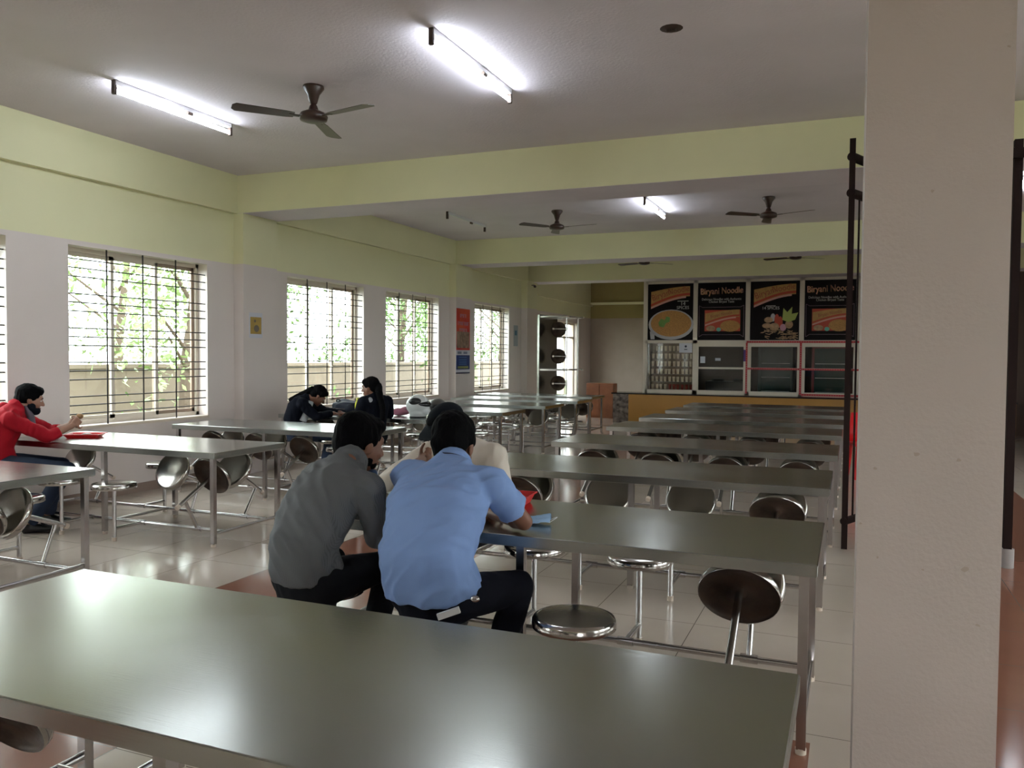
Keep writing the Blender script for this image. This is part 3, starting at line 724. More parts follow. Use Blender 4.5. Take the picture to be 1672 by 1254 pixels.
def person(label, seat, P, mats, yaw, pitch=0, roll=0, hs=1.0, sleeves='long', hair='short', name='person', build=1.0, shoes=True, folds=(.005, 1, (0, .2, 1)), skin=None, group=None, pants_group=None):
    J = {k: Vector(v) for k, v in P.items() if isinstance(v, tuple)}
    skin = skin or M_skin
    root = empty(name, seat, 0, label, 'person', group)
    sd = (J['shR']-J['shL']).normalized(); hd = (J['hipR']-J['hipL']).normalized()
    pel = (J['hipR']+J['hipL'])/2; neck = J['neck']; chest = J['chest']; waist = pel.lerp(chest, .42)
    if 'waist' in J: waist = J['waist']
    hw = (J['shR']-J['shL']).length/2
    Mh = Matrix.Translation(J['head']) @ Rz(yaw) @ Rx(pitch) @ Ry(roll)
    # --- body (one continuous surface)
    b = MB(); head_parts(b, Mh, hs)
    base = Mh @ V(0, -.02, -.05)
    b.limb([base, neck+V(0, 0, .01), chest.lerp(neck, .6)], [.055, .056, .075])
    b.loft([(pel, .135, .095), (waist, .125*build, .088), (chest, .145*build, .1), (chest.lerp(neck, .6), hw*.8, .075), (neck, .06, .055)], [hd, hd, sd, sd, sd])
    for s in 'LR':
        b.limb([J['sh'+s], J['el'+s], J['wr'+s]], [.046, .039, .026])
        b.limb([J['el'+s].lerp(J['wr'+s], .25)], [.041])
        b.limb([J['hip'+s], J['kn'+s], J['an'+s]], [.075, .048, .036])
        b.limb([J['kn'+s].lerp(J['an'+s], .3)], [.052])
        hn = J.get('pn'+s, V(0, 0, -1)); tip = J.get('tip'+s, J['wr'+s]+(J['wr'+s]-J['el'+s]))
        d_ = (tip-J['wr'+s]).normalized()
        hand_parts(b, J['wr'+s]+d_*.005, tip, hn, P.get('curl'+s, .5), 1 if s == 'L' else -1)
    body = link('body', baked(b, 'body', skin, .0065, 4), root, True)
    # --- eyes and mouth
    for q in (-1, 1):
        e = MB(); e.ell(Mh @ (V(q*.030, .078, .004)*hs), (.0135*hs, .012*hs, .008*hs), A=Mh.to_3x3(), n=12, m=8); eo = e.build('eye', M_eye, root, True)
        e = MB(); e.ell(Mh @ (V(q*.030, .0865, .004)*hs), (.006*hs, .0045*hs, .006*hs), A=Mh.to_3x3(), n=10, m=6); e.build('iris', M_iris, eo, True)
        e = MB(); e.loft([(Mh @ (V(q*.012, .091, .023)*hs), .002, .003), (Mh @ (V(q*.030, .091, .029)*hs), .003, .004), (Mh @ (V(q*.050, .078, .022)*hs), .0015, .003)], Mh.to_3x3() @ V(0, 1, 0), 8); e.build('eyebrow', M_hair, root, True)
    e = MB(); A = Mh.to_3x3(); e.ell(Mh @ (V(0, .089, -.062)*hs), (.024*hs, .009*hs, .006*hs), A=A, n=14, m=6); e.ell(Mh @ (V(0, .088, -.071)*hs), (.02*hs, .009*hs, .006*hs), A=A, n=14, m=6)
    e.build('mouth', M_lip, root, True)
    # --- hair
    h = MB(); E_ = lambda c, r: h.ell(Mh @ (V(*c)*hs), tuple(x*hs for x in r), A=A)
    E_((0, -.028, .045), (.089, .106, .094)); E_((0, -.06, -.005), (.078, .07, .075)); E_((0, .035, .082), (.07, .055, .042))
    for q in (-1, 1): E_((q*.062, -.01, .03), (.026, .05, .045))
    if hair == 'short': E_((0, -.07, -.045), (.06, .045, .05))
    if hair == 'pony':
        E_((0, -.105, .01), (.045, .04, .045))
        pts = [Mh @ V(0, -.11, .0)]+[Vector(v) for v in P['hair']]
        for i in range(1, len(pts)): h.limb([pts[i-1], pts[i]], [.05-.004*i, .046-.005*i])
    hd_ = lambda p: .004*noise.noise(Vector((p.x*60, p.y*60, p.z*14)))+.003*noise.noise(p*30)
    ho = link('hair', baked(h, 'hair', M_hair, .007, 3, hd_), root, True)
    # --- shirt
    b = MB(); g = .016
    hem = P.get('hem', .045); up = (waist-pel).normalized()
    b.loft([(pel-up*(-hem), .172*build, .128*build), (pel+up*(hem+.05), .176*build, .132*build), (waist+up*.02, .168*build, .125*build), (chest, .185*build, .13*build), (chest.lerp(neck, .42), hw*1.02, .115), (chest.lerp(neck, .78), hw*.72, .088), (neck+V(0, 0, .0), .075, .07)], [hd, hd, hd, sd, sd, sd, sd], pw=2.3)
    for s in 'LR':
        sh, el, wr = J['sh'+s], J['el'+s], J['wr'+s]
        b.limb([chest.lerp(neck, .45).lerp(sh, .5), sh], [.085, .072])
        if sleeves == 'short':
            m_ = sh.lerp(el, .66); b.limb([sh, sh.lerp(el, .4)], [.070, .067]); b.tube(sh.lerp(el, .4), m_, .067, .072, n=22)
        elif sleeves == 'long':
            w2 = el.lerp(wr, P.get('cuff', .88)); b.limb([sh, el], [.070, .056]); b.tube(el, w2, .056, .042, n=22)
    nd = (Mh.translation-neck).normalized()
    b.loft([(neck-nd*.02, .082, .078), (neck+nd*.018, .071, .068), (neck+nd*.034, .066, .064)], sd, 20)
    am, sed, dr = folds
    so = link(P.get('topname', 'shirt'), baked(b, 'shirt', mats[0], .008, 5, fold_disp(am, sed, dr)), root, True)
    # --- trousers
    b = MB()
    b.loft([(pel-up*.09, .165, .13), (pel, .172, .128), (pel+up*.06, .158*build, .118*build)], hd)
    for s in 'LR':
        hp, kn, an = J['hip'+s], J['kn'+s], J['an'+s]
        b.limb([pel.lerp(hp, .6)+V(0, 0, -.02), hp, hp.lerp(kn, .5), kn], [.10, .098, .085, .067]); b.limb([kn, kn.lerp(an, .35)], [.066, .064])
        b.tube(kn.lerp(an, .35), an, .064, .052, n=20)
    to = link(P.get('legname', 'trousers'), baked(b, 'trousers', mats[1], .009, 5, fold_disp(.004, sed+3, (1, 1, .2), (18, 6))), root, True)
    # --- shoes
    for s in 'LR':
        an = J['an'+s]; fd = J.get('toe'+s, an+V(0, .2, 0))-an; fd.z = 0; fd.normalize(); o = V(-fd.y, fd.x, 0)
        b = MB(); c = V(an.x, an.y, 0)
        b.loft([(c-fd*.065+V(0, 0, .045), .025, .03), (c-fd*.05+V(0, 0, .05), .034, .048), (c+fd*.03+V(0, 0, .045), .037, .043), (c+fd*.12+V(0, 0, .032), .045, .030), (c+fd*.18+V(0, 0, .025), .03, .02)], o, 16)
        b.tube(c+V(0, 0, .04), V(an.x, an.y, max(an.z, .09)), .04, .036)
        link('shoe', baked(b, 'shoe', mats[2] if len(mats) > 2 else M_shoe, .008, 3), root, True)
    return root, Mh, so, to

M_blue = mat('blue_shirt_cotton', (.20, .315, .60), .75, bump=.12, bscale=300, var=.06, vscale=4)
M_navy = mat('navy_trousers', (.0045, .005, .010), .85, spec=.15); M_char = mat('black_trousers', (.008, .0085, .011), .85, spec=.15)
def striped(name, c1, c2, scale):
    m = bpy.data.materials.new(name); m.use_nodes = True; nt = m.node_tree; N = nt.nodes; L = nt.links; p = N['Principled BSDF']
    tc = N.new('ShaderNodeTexCoord'); wv = N.new('ShaderNodeTexWave'); wv.inputs['Scale'].default_value = scale; wv.inputs['Distortion'].default_value = .3; wv.inputs['Detail Scale'].default_value = .5
    wv.bands_direction = 'X'; L.new(tc.outputs['Object'], wv.inputs[0])
    r = N.new('ShaderNodeValToRGB'); r.color_ramp.elements[0].color = (*c1, 1); r.color_ramp.elements[1].color = (*c2, 1); r.color_ramp.elements[0].position = .55; r.color_ramp.elements[1].position = .9
    L.new(wv.outputs[0], r.inputs[0]); L.new(r.outputs[0], p.inputs['Base Color']); p.inputs['Roughness'].default_value = .8
    return m
M_grey = striped('grey_striped_cotton', (.112, .118, .124), (.085, .091, .098), 75)
M_whites = mat('cream_shirt_cotton', (.62, .55, .47), .8, var=.06)
M_redj = mat('red_jacket_fabric', (.38, .006, .016), .8, spec=.2, var=.15, vscale=6)
M_jean = mat('blue_denim', (.010, .022, .055), .8, var=.3, vscale=10)
M_nvj = mat('navy_jacket_fabric', (.005, .006, .011), .85, spec=.1); M_gint = mat('light_grey_top', (.42, .44, .47), .8)
M_collar = mat('navy_collar_band', (.012, .018, .06), .6)

# man in the blue shirt
r, Mh, so, to = person('man in a light blue short-sleeved shirt seen from behind, elbow on the table', (-1.58, 3.10, 0),
    dict(hipL=(-1.68, 2.98, .545), hipR=(-1.46, 2.95, .545), waist=(-1.58, 2.93, .70), chest=(-1.585, 3.02, .90), neck=(-1.59, 3.18, 1.06), head=(-1.655, 3.32, 1.12),
         shL=(-1.81, 3.17, .99), shR=(-1.38, 3.11, 1.00), elR=(-1.315, 3.33, .80), wrR=(-1.53, 3.48, .79), tipR=(-1.62, 3.58, .785), elL=(-1.86, 3.42, .80), wrL=(-1.68, 3.60, .79), tipL=(-1.6, 3.68, .785),
         knL=(-1.80, 3.40, .50), knR=(-1.30, 3.24, .54), anL=(-1.82, 3.28, .09), anR=(-1.385, 3.10, .09), toeR=(-1.3, 3.3, 0), toeL=(-1.8, 3.5, 0), curlL=.6, curlR=.6, hem=.02),
    [M_blue, M_navy], math.radians(8), -.42, 0, 1.12, 'short', build=1.2, folds=(.010, 2, (1, 0, .75)))
b = MB(); nn = V(-1.59, 3.18, 1.06); b.lathe([(.074, -.004), (.078, -.004), (.078, .006), (.074, .006)], Matrix.Translation(nn+V(-.002, .004, .012)) @ Rx(-.5), 32)
b.build('collar_band', M_collar, r, True)
b = MB(); b.box(-.045, .045, -.004, .004, -.012, .012, bev=.002)
bt = MB(); M_ = T(-1.415, 2.80, .535) @ Rz(.35) @ Ry(-.35); bt.box(-.045, .045, -.01, .006, -.012, .012, M_); bt.build('belt_label', M_batten, r, True)
bt = MB(); bt.ell((-1.325, 2.845, .59), (.02, .012, .014)); bt.build('belt_buckle', M_tube, r, True)

# man in the grey shirt
r, Mh, so, to = person('man in a grey striped long-sleeved shirt sitting left of the blue-shirted man', (-2.2, 3.12, 0),
    dict(hipL=(-2.29, 2.99, .54), hipR=(-2.09, 2.95, .54), waist=(-2.195, 2.94, .69), chest=(-2.16, 3.03, .88), neck=(-2.11, 3.17, 1.04), head=(-2.14, 3.31, 1.105),
         shL=(-2.31, 3.20, .945), shR=(-1.93, 3.05, .94), elR=(-1.93, 3.12, .72), wrR=(-1.99, 3.38, .66), tipR=(-2.04, 3.48, .62), elL=(-2.38, 3.42, .79), wrL=(-2.18, 3.56, .79), tipL=(-2.08, 3.62, .785),
         knL=(-2.38, 3.42, .50), knR=(-2.02, 3.38, .53), anL=(-2.38, 3.28, .09), anR=(-2.02, 3.16, .09), curlL=.6, curlR=.7, hem=.02),
    [M_grey, M_char], math.radians(-24), -.22, 0, 1.12, 'long', build=1.0, folds=(.011, 5, (-.8, .2, .7)))
b = MB(); A = Mh.to_3x3()
for c, rr in (((0, .05, -.085), (.056, .045, .035)), ((.05, .02, -.06), (.02, .03, .04)), ((-.05, .02, -.06), (.02, .03, .04))): b.ell(Mh @ V(*c), rr, A=A)
link('beard', baked(b, 'beard', M_hair, .007, 3), r, True)
b = MB(); b.limb([Mh @ V(-.05, .06, -.13), Mh @ V(0, .085, -.135), Mh @ V(.05, .06, -.13)], [.022, .034, .022])
link('lowered_mask', baked(b, 'lowered_mask', mat('navy_mask_fabric', (.03, .06, .13), .8), .007, 3), r, True)

# man in the cream shirt and dark cap, across the table
r, Mh, so, to = person('man in a cream shirt and dark peaked cap facing the camera across the table', (-2.12, 4.28, 0),
    dict(hipL=(-1.895, 4.36, .56), hipR=(-2.135, 4.36, .56), waist=(-2.015, 4.40, .70), chest=(-2.025, 4.30, .88), neck=(-2.045, 4.17, 1.03), head=(-2.070, 4.06, 1.115),
         shR=(-2.245, 4.20, .965), shL=(-1.845, 4.22, .965), elR=(-2.42, 3.98, .805), wrR=(-2.215, 3.98, .93), tipR=(-2.075, 3.97, 1.0), elL=(-1.745, 4.10, .80), wrL=(-1.835, 3.88, .80), tipL=(-1.915, 3.8, .80),
         pnR=(.3, -.6, .4), knR=(-2.24, 3.94, .50), knL=(-1.98, 3.94, .50), anR=(-2.24, 4.05, .09), anL=(-1.98, 4.05, .09), toeR=(-2.24, 3.8, 0), toeL=(-1.98, 3.8, 0), curlL=.6, curlR=1.0, hem=.03, cuff=.55),
    [M_whites, M_char], math.radians(155), -.5, 0, 1.0, 'long', build=1.0, folds=(.006, 8, (.4, .2, 1)))
b = MB(); A = Mh.to_3x3(); b.ell(Mh @ V(0, -.02, .055), (.097, .115, .092), A=A, n=28, m=16)
b.loft([(Mh @ V(0, .06, .06), .085, .01), (Mh @ V(0, .13, .045), .075, .006), (Mh @ V(0, .165, .03), .05, .004)], A @ V(1, 0, 0), 20)
link('peaked_cap', baked(b, 'peaked_cap', mat('dark_cap_fabric', (.004, .006, .009), .8, spec=.1), .006, 2), r, True)

# man in red at the left table
r, Mh, so, to = person('man in a red jacket with a black lowered mask, eating from a red tray', (-6.63, 4.85, 0),
    dict(hipL=(-6.860, 4.86, .56), hipR=(-6.680, 4.74, .56), waist=(-6.780, 4.79, .70), chest=(-6.760, 4.84, .88), neck=(-6.740, 4.96, 1.045), head=(-6.700, 5.06, 1.11),
         shL=(-6.880, 5.07, .95), shR=(-6.580, 4.78, .95), elR=(-6.380, 4.98, .80), wrR=(-6.340, 5.18, .88), tipR=(-6.360, 5.3, .95), elL=(-6.760, 5.30, .80), wrL=(-6.540, 5.32, .87), tipL=(-6.440, 5.33, .94),
         pnR=(-.6, .3, 0), pnL=(.2, -.6, 0), knL=(-6.52, 5.22, .52), knR=(-6.20, 5.02, .52), anL=(-6.55, 5.1, .09), anR=(-6.36, 4.78, .09), toeR=(-6.2, 5.0, 0), toeL=(-6.4, 5.3, 0), curlL=1.1, curlR=1.1, hem=.0, topname='jacket', legname='jeans', cuff=.45),
    [M_redj, M_jean], math.radians(-35), -.25, 0, 1.0, 'long', build=1.12, folds=(.008, 11, (.1, .1, 1)), skin=M_skinl)
b = MB(); A = Mh.to_3x3()
for c, rr in (((0, .055, -.09), (.058, .048, .042)), ((.055, .02, -.06), (.02, .035, .04)), ((-.055, .02, -.06), (.02, .035, .04))): b.ell(Mh @ V(*c), rr, A=A)
link('lowered_mask', baked(b, 'lowered_mask', M_nvj, .007, 3), r, True)
b = MB(); nk = V(-6.74, 4.96, 1.045); b.loft([(nk+V(.04, .05, .01), .05, .02), (nk+V(.075, .075, -.09), .055, .03), (nk+V(.09, .08, -.2), .045, .03)], (1, -1, 0))
link('inner_shirt', baked(b, 'inner_shirt', mat('grey_shirt_front', (.10, .08, .10), .8), .008, 3), r, True)
b = MB(); b.limb([nk+V(-.09, -.07, -.02), nk+V(-.03, -.1, .0), nk+V(.05, -.07, -.03)], [.035, .05, .035]); b.build('hood', M_redj, r, True)
b = MB(); b.ell((-6.40, 5.31, .955), (.035, .03, .025)); tag(b.build('bread_roll', mat('bread_crust', (.35, .2, .09), .7, var=.2, vscale=30)), 'piece of bread held up by the man in the red jacket', 'food')

# two women at the window table
r, Mh, so, to = person('woman in a dark jacket bent over her books by the window, hair tied back', (-6.3, 8.40, 0),
    dict(hipL=(-6.40, 8.42, .56), hipR=(-6.28, 8.26, .56), waist=(-6.38, 8.33, .70), chest=(-6.34, 8.36, .86), neck=(-6.24, 8.43, .985), head=(-6.12, 8.50, 1.01),
         shL=(-6.34, 8.57, .93), shR=(-6.20, 8.27, .92), elR=(-6.06, 8.36, .76), wrR=(-5.98, 8.62, .79), tipR=(-5.9, 8.72, .77), elL=(-6.2, 8.74, .80), wrL=(-5.99, 8.78, .79), tipL=(-5.9, 8.78, .77),
         knL=(-6.1, 8.72, .50), knR=(-5.97, 8.55, .50), anL=(-6.1, 8.6, .09), anR=(-6.0, 8.42, .09), toeR=(-5.9, 8.6, 0), toeL=(-6.0, 8.8, 0), curlL=.6, curlR=1.0, hem=0., hair=[(-6.30, 8.40, 1.02), (-6.40, 8.33, .96)], topname='jacket', legname='jeans'),
    [M_nvj, M_jean], math.radians(-48), -.75, 0, .95, 'long', 'pony', build=.9, folds=(.005, 13, (0, .1, 1)))
b = MB(); b.loft([(V(-6.17, 8.40, .95), .045, .02), (V(-6.20, 8.36, .82), .05, .03), (V(-6.23, 8.32, .70), .05, .03)], (1, .7, 0)); link('inner_top', baked(b, 'inner_top', M_gint, .008, 3), r, True)
r, Mh, so, to = person('woman in a dark and white jacket with a long ponytail, turned to her left', (-5.28, 8.42, 0),
    dict(hipL=(-5.30, 8.30, .56), hipR=(-5.22, 8.48, .56), waist=(-5.25, 8.40, .72), chest=(-5.23, 8.40, .90), neck=(-5.26, 8.40, 1.04), head=(-5.30, 8.38, 1.135),
         shL=(-5.30, 8.24, .965), shR=(-5.17, 8.56, .965), elL=(-5.40, 8.24, .76), wrL=(-5.56, 8.44, .80), tipL=(-5.64, 8.52, .78), elR=(-5.22, 8.70, .80), wrR=(-5.44, 8.74, .79), tipR=(-5.52, 8.76, .78),
         knL=(-5.60, 8.40, .50), knR=(-5.52, 8.62, .50), anL=(-5.56, 8.3, .09), anR=(-5.5, 8.5, .09), toeR=(-5.7, 8.5, 0), toeL=(-5.75, 8.3, 0), curlL=.6, curlR=.6, hem=0, hair=[(-5.15, 8.34, 1.08), (-5.08, 8.30, .93), (-5.06, 8.28, .78)], topname='jacket'),
    [M_nvj, M_char], math.radians(100), -.15, 0, .95, 'long', 'pony', build=.9, folds=(.005, 15, (0, .1, 1)))
b = MB(); b.ell((-5.265, 8.30, .975), (.07, .085, .062)); b.ell((-5.30, 8.345, 1.0), (.055, .05, .05)); link('white_yoke', baked(b, 'white_yoke', M_gint, .008, 3), r, True)

# ------------------------------------------------------------------ things on the tables
M_rtray = mat('red_tray_plastic', (.62, .012, .015), .35); M_lbl = mat('pale_blue_mask', (.38, .60, .88), .8, bump=.4, bscale=60)
def tray(x, y, z, rz, w_, d_, h_, label):
    r = empty('food_tray', (x, y, z), rz, label, 'tray'); b = MB()
    def ring(k, zz): return [(-w_/2*k, -d_/2*k, zz), (w_/2*k, -d_/2*k, zz), (w_/2*k, d_/2*k, zz), (-w_/2*k, d_/2*k, zz)]
    vs = ring(.8, 0)+ring(1, h_)+ring(1.05, h_)+ring(1.05, h_-.006)+ring(.97, h_-.008)+ring(.78, .004)
    fs = [(3, 2, 1, 0), (20, 21, 22, 23)]
    for a in range(5):
        for i in range(4): j = (i+1) % 4; fs.append((a*4+i, a*4+j, (a+1)*4+j, (a+1)*4+i))
    b.add(vs, fs); b.build('tray_body', M_rtray, r)
    b = MB(); b.box(-w_*.4, w_*.4, -.004, .004, .004, h_*.8); b.box(-.004, .004, -d_*.38, 0, .004, h_*.75); b.build('divider', M_rtray, r); return r
tray(-1.66, 3.96, .751, .1, .26, .20, .055, 'red plastic food tray behind the elbow of the blue-shirted man')
t2 = tray(-6.47, 5.42, .751, .5, .30, .22, .035, 'red plastic food tray in front of the man in the red jacket')
b = MB(); b.ell((-6.45, 5.42, .775), (.05, .04, .018)); tag(b.build('curry_serving', mat('curry', (.25, .05, .02), .4)), 'small serving of food lying in the left red tray', 'food')
# surgical mask
r = empty('face_mask', (-1.355, 3.54, .751), .25, 'crumpled pale blue surgical face mask lying on the table', 'mask')
b = MB(); vs = []; nx, ny = 16, 9
for i in range(nx+1):
    for j in range(ny+1):
        u, v = i/nx-.5, j/ny-.5
        vs.append((u*.17, v*.085*(1-.5*u), .012+.028*math.cos(v*PI)*(.6+.8*u)+.008*math.sin(j*2.1)+.006*noise.noise(Vector((u*7, v*7, 1)))+.012*u))
fs = [(i*(ny+1)+j, (i+1)*(ny+1)+j, (i+1)*(ny+1)+j+1, i*(ny+1)+j+1) for i in range(nx) for j in range(ny)]
n0 = len(vs); vs += [(x, y, max(0, z-.004)) for x, y, z in vs]; fs += [tuple(n0+q for q in reversed(f)) for f in fs]
b.add(vs, fs, None, True); b.build('mask_fabric', M_lbl, r)
for s in (-1, 1):
    b = MB(); pts = [(s*(.08+.035*math.sin(t*PI/10)), -.035+.07*t/10, .012+.02*math.sin(t*PI/10)) for t in range(11)]
    for a, c in zip(pts, pts[1:]): b.tube(a, c, .0017, n=6)
    b.build('ear_loop', M_white, r)
# helmet
r = empty('motorcycle_helmet', (-4.98, 8.98, .751), math.radians(-70), 'white and black motorcycle helmet standing on the window table', 'helmet')
b = MB(); b.ell((0, 0, .15), (.125, .15, .135), n=28, m=18); b.ell((0, .06, .085), (.098, .10, .065)); b.lathe([(.001, .0), (.095, .0), (.112, .05), (.11, .09), (.001, .09)])
link('shell', baked(b, 'shell', mat('white_helmet_gloss', (.62, .64, .64), .2), .007, 4), r)
b = MB(); b.ell((0, .022, .165), (.122, .14, .068), n=28, m=16); b.build('visor', mat('black_visor', (.008, .008, .01), .08), r)
b = MB(); b.ell((-.09, -.02, .2), (.045, .08, .05)); b.ell((.09, -.02, .2), (.045, .08, .05)); b.build('side_pattern', M_black, r)
b = MB(); b.lathe([(.10, -.001), (.108, .006), (.11, .014), (.10, .016)]); b.build('base_trim', M_black, r)
# second dark helmet / rounded bag
r = empty('dark_helmet', (-4.86, 9.28, .751), 0, 'dark grey rounded helmet behind the white one', 'helmet')
b = MB(); b.ell((0, 0, .115), (.12, .14, .112), n=26, m=16); b.lathe([(.001, 0), (.09, 0), (.11, .05), (.001, .06)]); link('shell', baked(b, 'shell', mat('dark_grey_helmet', (.09, .085, .08), .35), .008, 3), r)
b = MB(); b.ell((.02, -.03, .13), (.108, .12, .045)); b.build('visor', M_black, r)
# pink bag
r = empty('pink_pouch', (-5.3, 9.1, .751), .3, 'dusty pink pouch lying beside the white helmet', 'bag')
b = MB(); b.ell((0, 0, .05), (.12, .07, .05)); b.ell((.05, .02, .075), (.06, .05, .04)); link('pouch_body', baked(b, 'pouch_body', mat('dusty_pink_fabric', (.33, .12, .17), .8), .008, 4, fold_disp(.005, 4)), r)
b = MB(); b.tube((-.1, -.03, .085), (.1, -.03, .085), .004); b.build('zip', M_tube, r)
# dark backpack
r = empty('backpack', (-6.10, 9.10, .751), math.radians(-22), 'dark navy backpack lying on the window table between the women', 'bag')
b = MB(); b.loft([(V(-.21, 0, .07), .08, .06), (V(-.12, 0, .085), .15, .08), (V(.06, 0, .09), .16, .085), (V(.18, 0, .075), .13, .07), (V(.23, 0, .06), .08, .045)], (0, 1, 0), pw=3)
b.ell((-.02, -.03, .15), (.13, .09, .045))
link('bag_body', baked(b, 'bag_body', mat('navy_bag_nylon', (.012, .018, .04), .6), .009, 4, fold_disp(.012, 9, (1, .3, 0), (14, 6))), r)
b = MB(); pts = [(-.1+.02*t, -.1-.02*math.sin(t*.7), .16+.03*math.sin(t*.6)) for t in range(11)]
for a, c in zip(pts, pts[1:]): b.tube(a, c, .009, n=8)
b.build('strap', M_black, r)
b = MB(); b.box(-.17, .17, -.165, -.155, .07, .078); b.build('zip', M_tube, r)
# books, papers, pencil pouch
def book(x, y, z, rz, w_, d_, h_, col, label):
    r = empty('book', (x, y, z), rz, label, 'book', 'books and notebooks on the window table')
    b = MB(); b.box(-w_/2, w_/2, -d_/2, d_/2, 0, .002); b.box(-w_/2, w_/2, -d_/2, d_/2, h_-.002, h_); b.box(-w_/2, -w_/2+.003, -d_/2, d_/2, 0, h_); b.build('cover', mat('cover_'+label.split()[0], col, .5), r)
    b = MB(); b.box(-w_/2+.003, w_/2-.004, -d_/2+.004, d_/2-.004, .002, h_-.002); b.build('pages', M_paper, r)
book(-6.02, 8.80, .751, .4, .24, .18, .012, (.6, .6, .62), 'white open notebook the bent-over woman is writing in')
book(-5.80, 8.86, .751, .1, .22, .16, .03, (.25, .27, .30), 'grey thick book lying between bag and bottle')
book(-5.795, 8.865, .782, .3, .20, .15, .018, (.55, .50, .50), 'pale notebook on top of the grey thick book')
book(-5.42, 8.86, .751, -.2, .2, .15, .02, (.48, .28, .30), 'pinkish notebook right of the yellow bottle')
# yellow bottle
r = empty('water_bottle', (-5.665, 8.68, .751), 0, 'bright yellow water bottle standing among the books', 'bottle')
b = MB(); b.lathe([(.001, 0), (.034, 0), (.037, .01), (.037, .15), (.03, .185), (.02, .20), (.018, .205), (.001, .205)]); b.build('bottle_body', mat('yellow_plastic', (.62, .60, .02), .4), r)
b = MB(); b.lathe([(.001, .205), (.021, .205), (.023, .21), (.022, .24), (.001, .243)]); b.build('bottle_cap', mat('yellow_cap', (.65, .62, .10), .4), r)

# ------------------------------------------------------------------ posters and notices on the window wall
r = empty('wall_poster', (XW+.155, 14.5, 1.17), 0, 'tall narrow orange and blue poster on the second pilaster', 'poster')
# local: u along +y, face toward +x
def wp(y0, y1, z0, z1, m, name, d=.001):
    b = MB(); b.box(0, .002+d, y0, y1, z0, z1); return b.build(name, m, r)
h0 = -.31
wp(h0, .31, 0, 1.28, M_paper, 'sheet', 0)
wp(h0+.01, .305, .46, 1.27, mat('poster_orange_red', (.62, .13, .04), .5, var=.6, vscale=2.5, vcol=(.55, .02, .03)), 'upper_print')
wp(h0+.03, .28, .50, .82, mat('poster_food_photos', (.42, .28, .2), .5, var=.8, vscale=10, vcol=(.12, .08, .05)), 'food_photos', .002)
wp(h0+.01, .305, .08, .36, mat('poster_blue', (.01, .03, .15), .5), 'blue_print')
wp(h0+.08, .24, .10, .145, mat('poster_olive', (.25, .28, .08), .5), 'olive_strip', .002)
wp(h0, .31, 0, .025, mat('poster_navy', (.008, .01, .05), .5), 'bottom_strip', .002)
M_lil = mat('poster_lilac', (.50, .25, .33), .5)
for z, hw in ((1.13, .14), (.98, .24), (.85, .17)):
    b = MB(); y_ = -hw
    while y_ < hw:
        wd = random.uniform(.035, .05); b.box(0, .0035, y_, y_+wd*.35, z-.035, z+.035); b.box(0, .0035, y_, y_+wd, z+random.choice((-.035, 0, .02)), z+.035); y_ += wd+.014
    b.build('letter_shapes', M_lil, r)
for z in (.31, .26, .215, .175):
    wp(-.18, .16, z, z+.018, mat('poster_sky', (.06, .16, .35), .5), 'text_line', .002)
for y_ in (-.16, .1): wp(y_-.08, y_+.09, .385, .43, mat('poster_grey', (.2, .22, .3), .5), 'logo_patch', .002)
r = empty('framed_print', (XW+.155, 8.445, 1.78), 0, 'small yellow print on a white sheet taped to the nearest window-wall pilaster', 'picture')
wp(-.125, .125, -.05, .27, M_paper, 'sheet', 0)
wp(-.105, .105, .0, .215, mat('ochre_print', (.50, .33, .08), .6, var=.25, vscale=8), 'print')
b = MB(); b.add(*(lambda p: ([(.004, y, z) for y, z in p], [tuple(range(len(p)))]))([(.01+.05*math.cos(t*PI/8), .07+.045*math.sin(t*PI/8)) for t in range(16)])); b.add(*(lambda p: ([(.004, y, z) for y, z in p], [tuple(range(len(p)))]))([(-.02+.02*math.cos(t*PI/6), .165+.02*math.sin(t*PI/6)) for t in range(12)])); b.build('figure_shape', mat('grey_figure', (.16, .13, .10), .6), r)
r = empty('wall_notice', (XW+.005, 17.6, 1.75), 0, 'small pale blue notice on the wall right of the farthest barred window', 'notice')
wp(-.13, .13, 0, .48, mat('pale_blue_paper', (.38, .42, .45), .6), 'sheet', 0); wp(-.06, .06, .25, .36, mat('blue_print', (.06, .16, .25), .6), 'print')
# little camera on the far pilaster
r = empty('wall_camera', (XW+.16, 18.2, 3.2), 0, 'small dark camera fixed high on the far pilaster', 'camera')
b = MB(); b.tube((0, 0, 0), (.07, -.02, .0), .01); b.build('bracket', M_endcap, r); b = MB(); b.tube((.06, .03, -.02), (.12, -.1, -.04), .03); b.build('camera_body', M_endcap, r)
# red plastic chair far behind the column
r = empty('plastic_chair', (.24, 11.4, 0), .2, 'red plastic chair glimpsed between gate and near column', 'chair')
for sx in (-.2, .2):
    for sy in (-.2, .2):
        b = MB(); b.tube((sx*1.1, sy*1.1, 0), (sx*.9, sy*.9, .43), .022); b.build('leg', M_rtray, r)
b = MB(); b.box(-.23, .23, -.22, .22, .42, .45, bev=.01); b.build('seat', M_rtray, r)
b = MB(); b.loft([(V(0, .2, .44), .22, .012), (V(0, .23, .6), .21, .012), (V(0, .26, .82), .18, .012)], (1, 0, 0)); b.build('backrest', M_rtray, r)

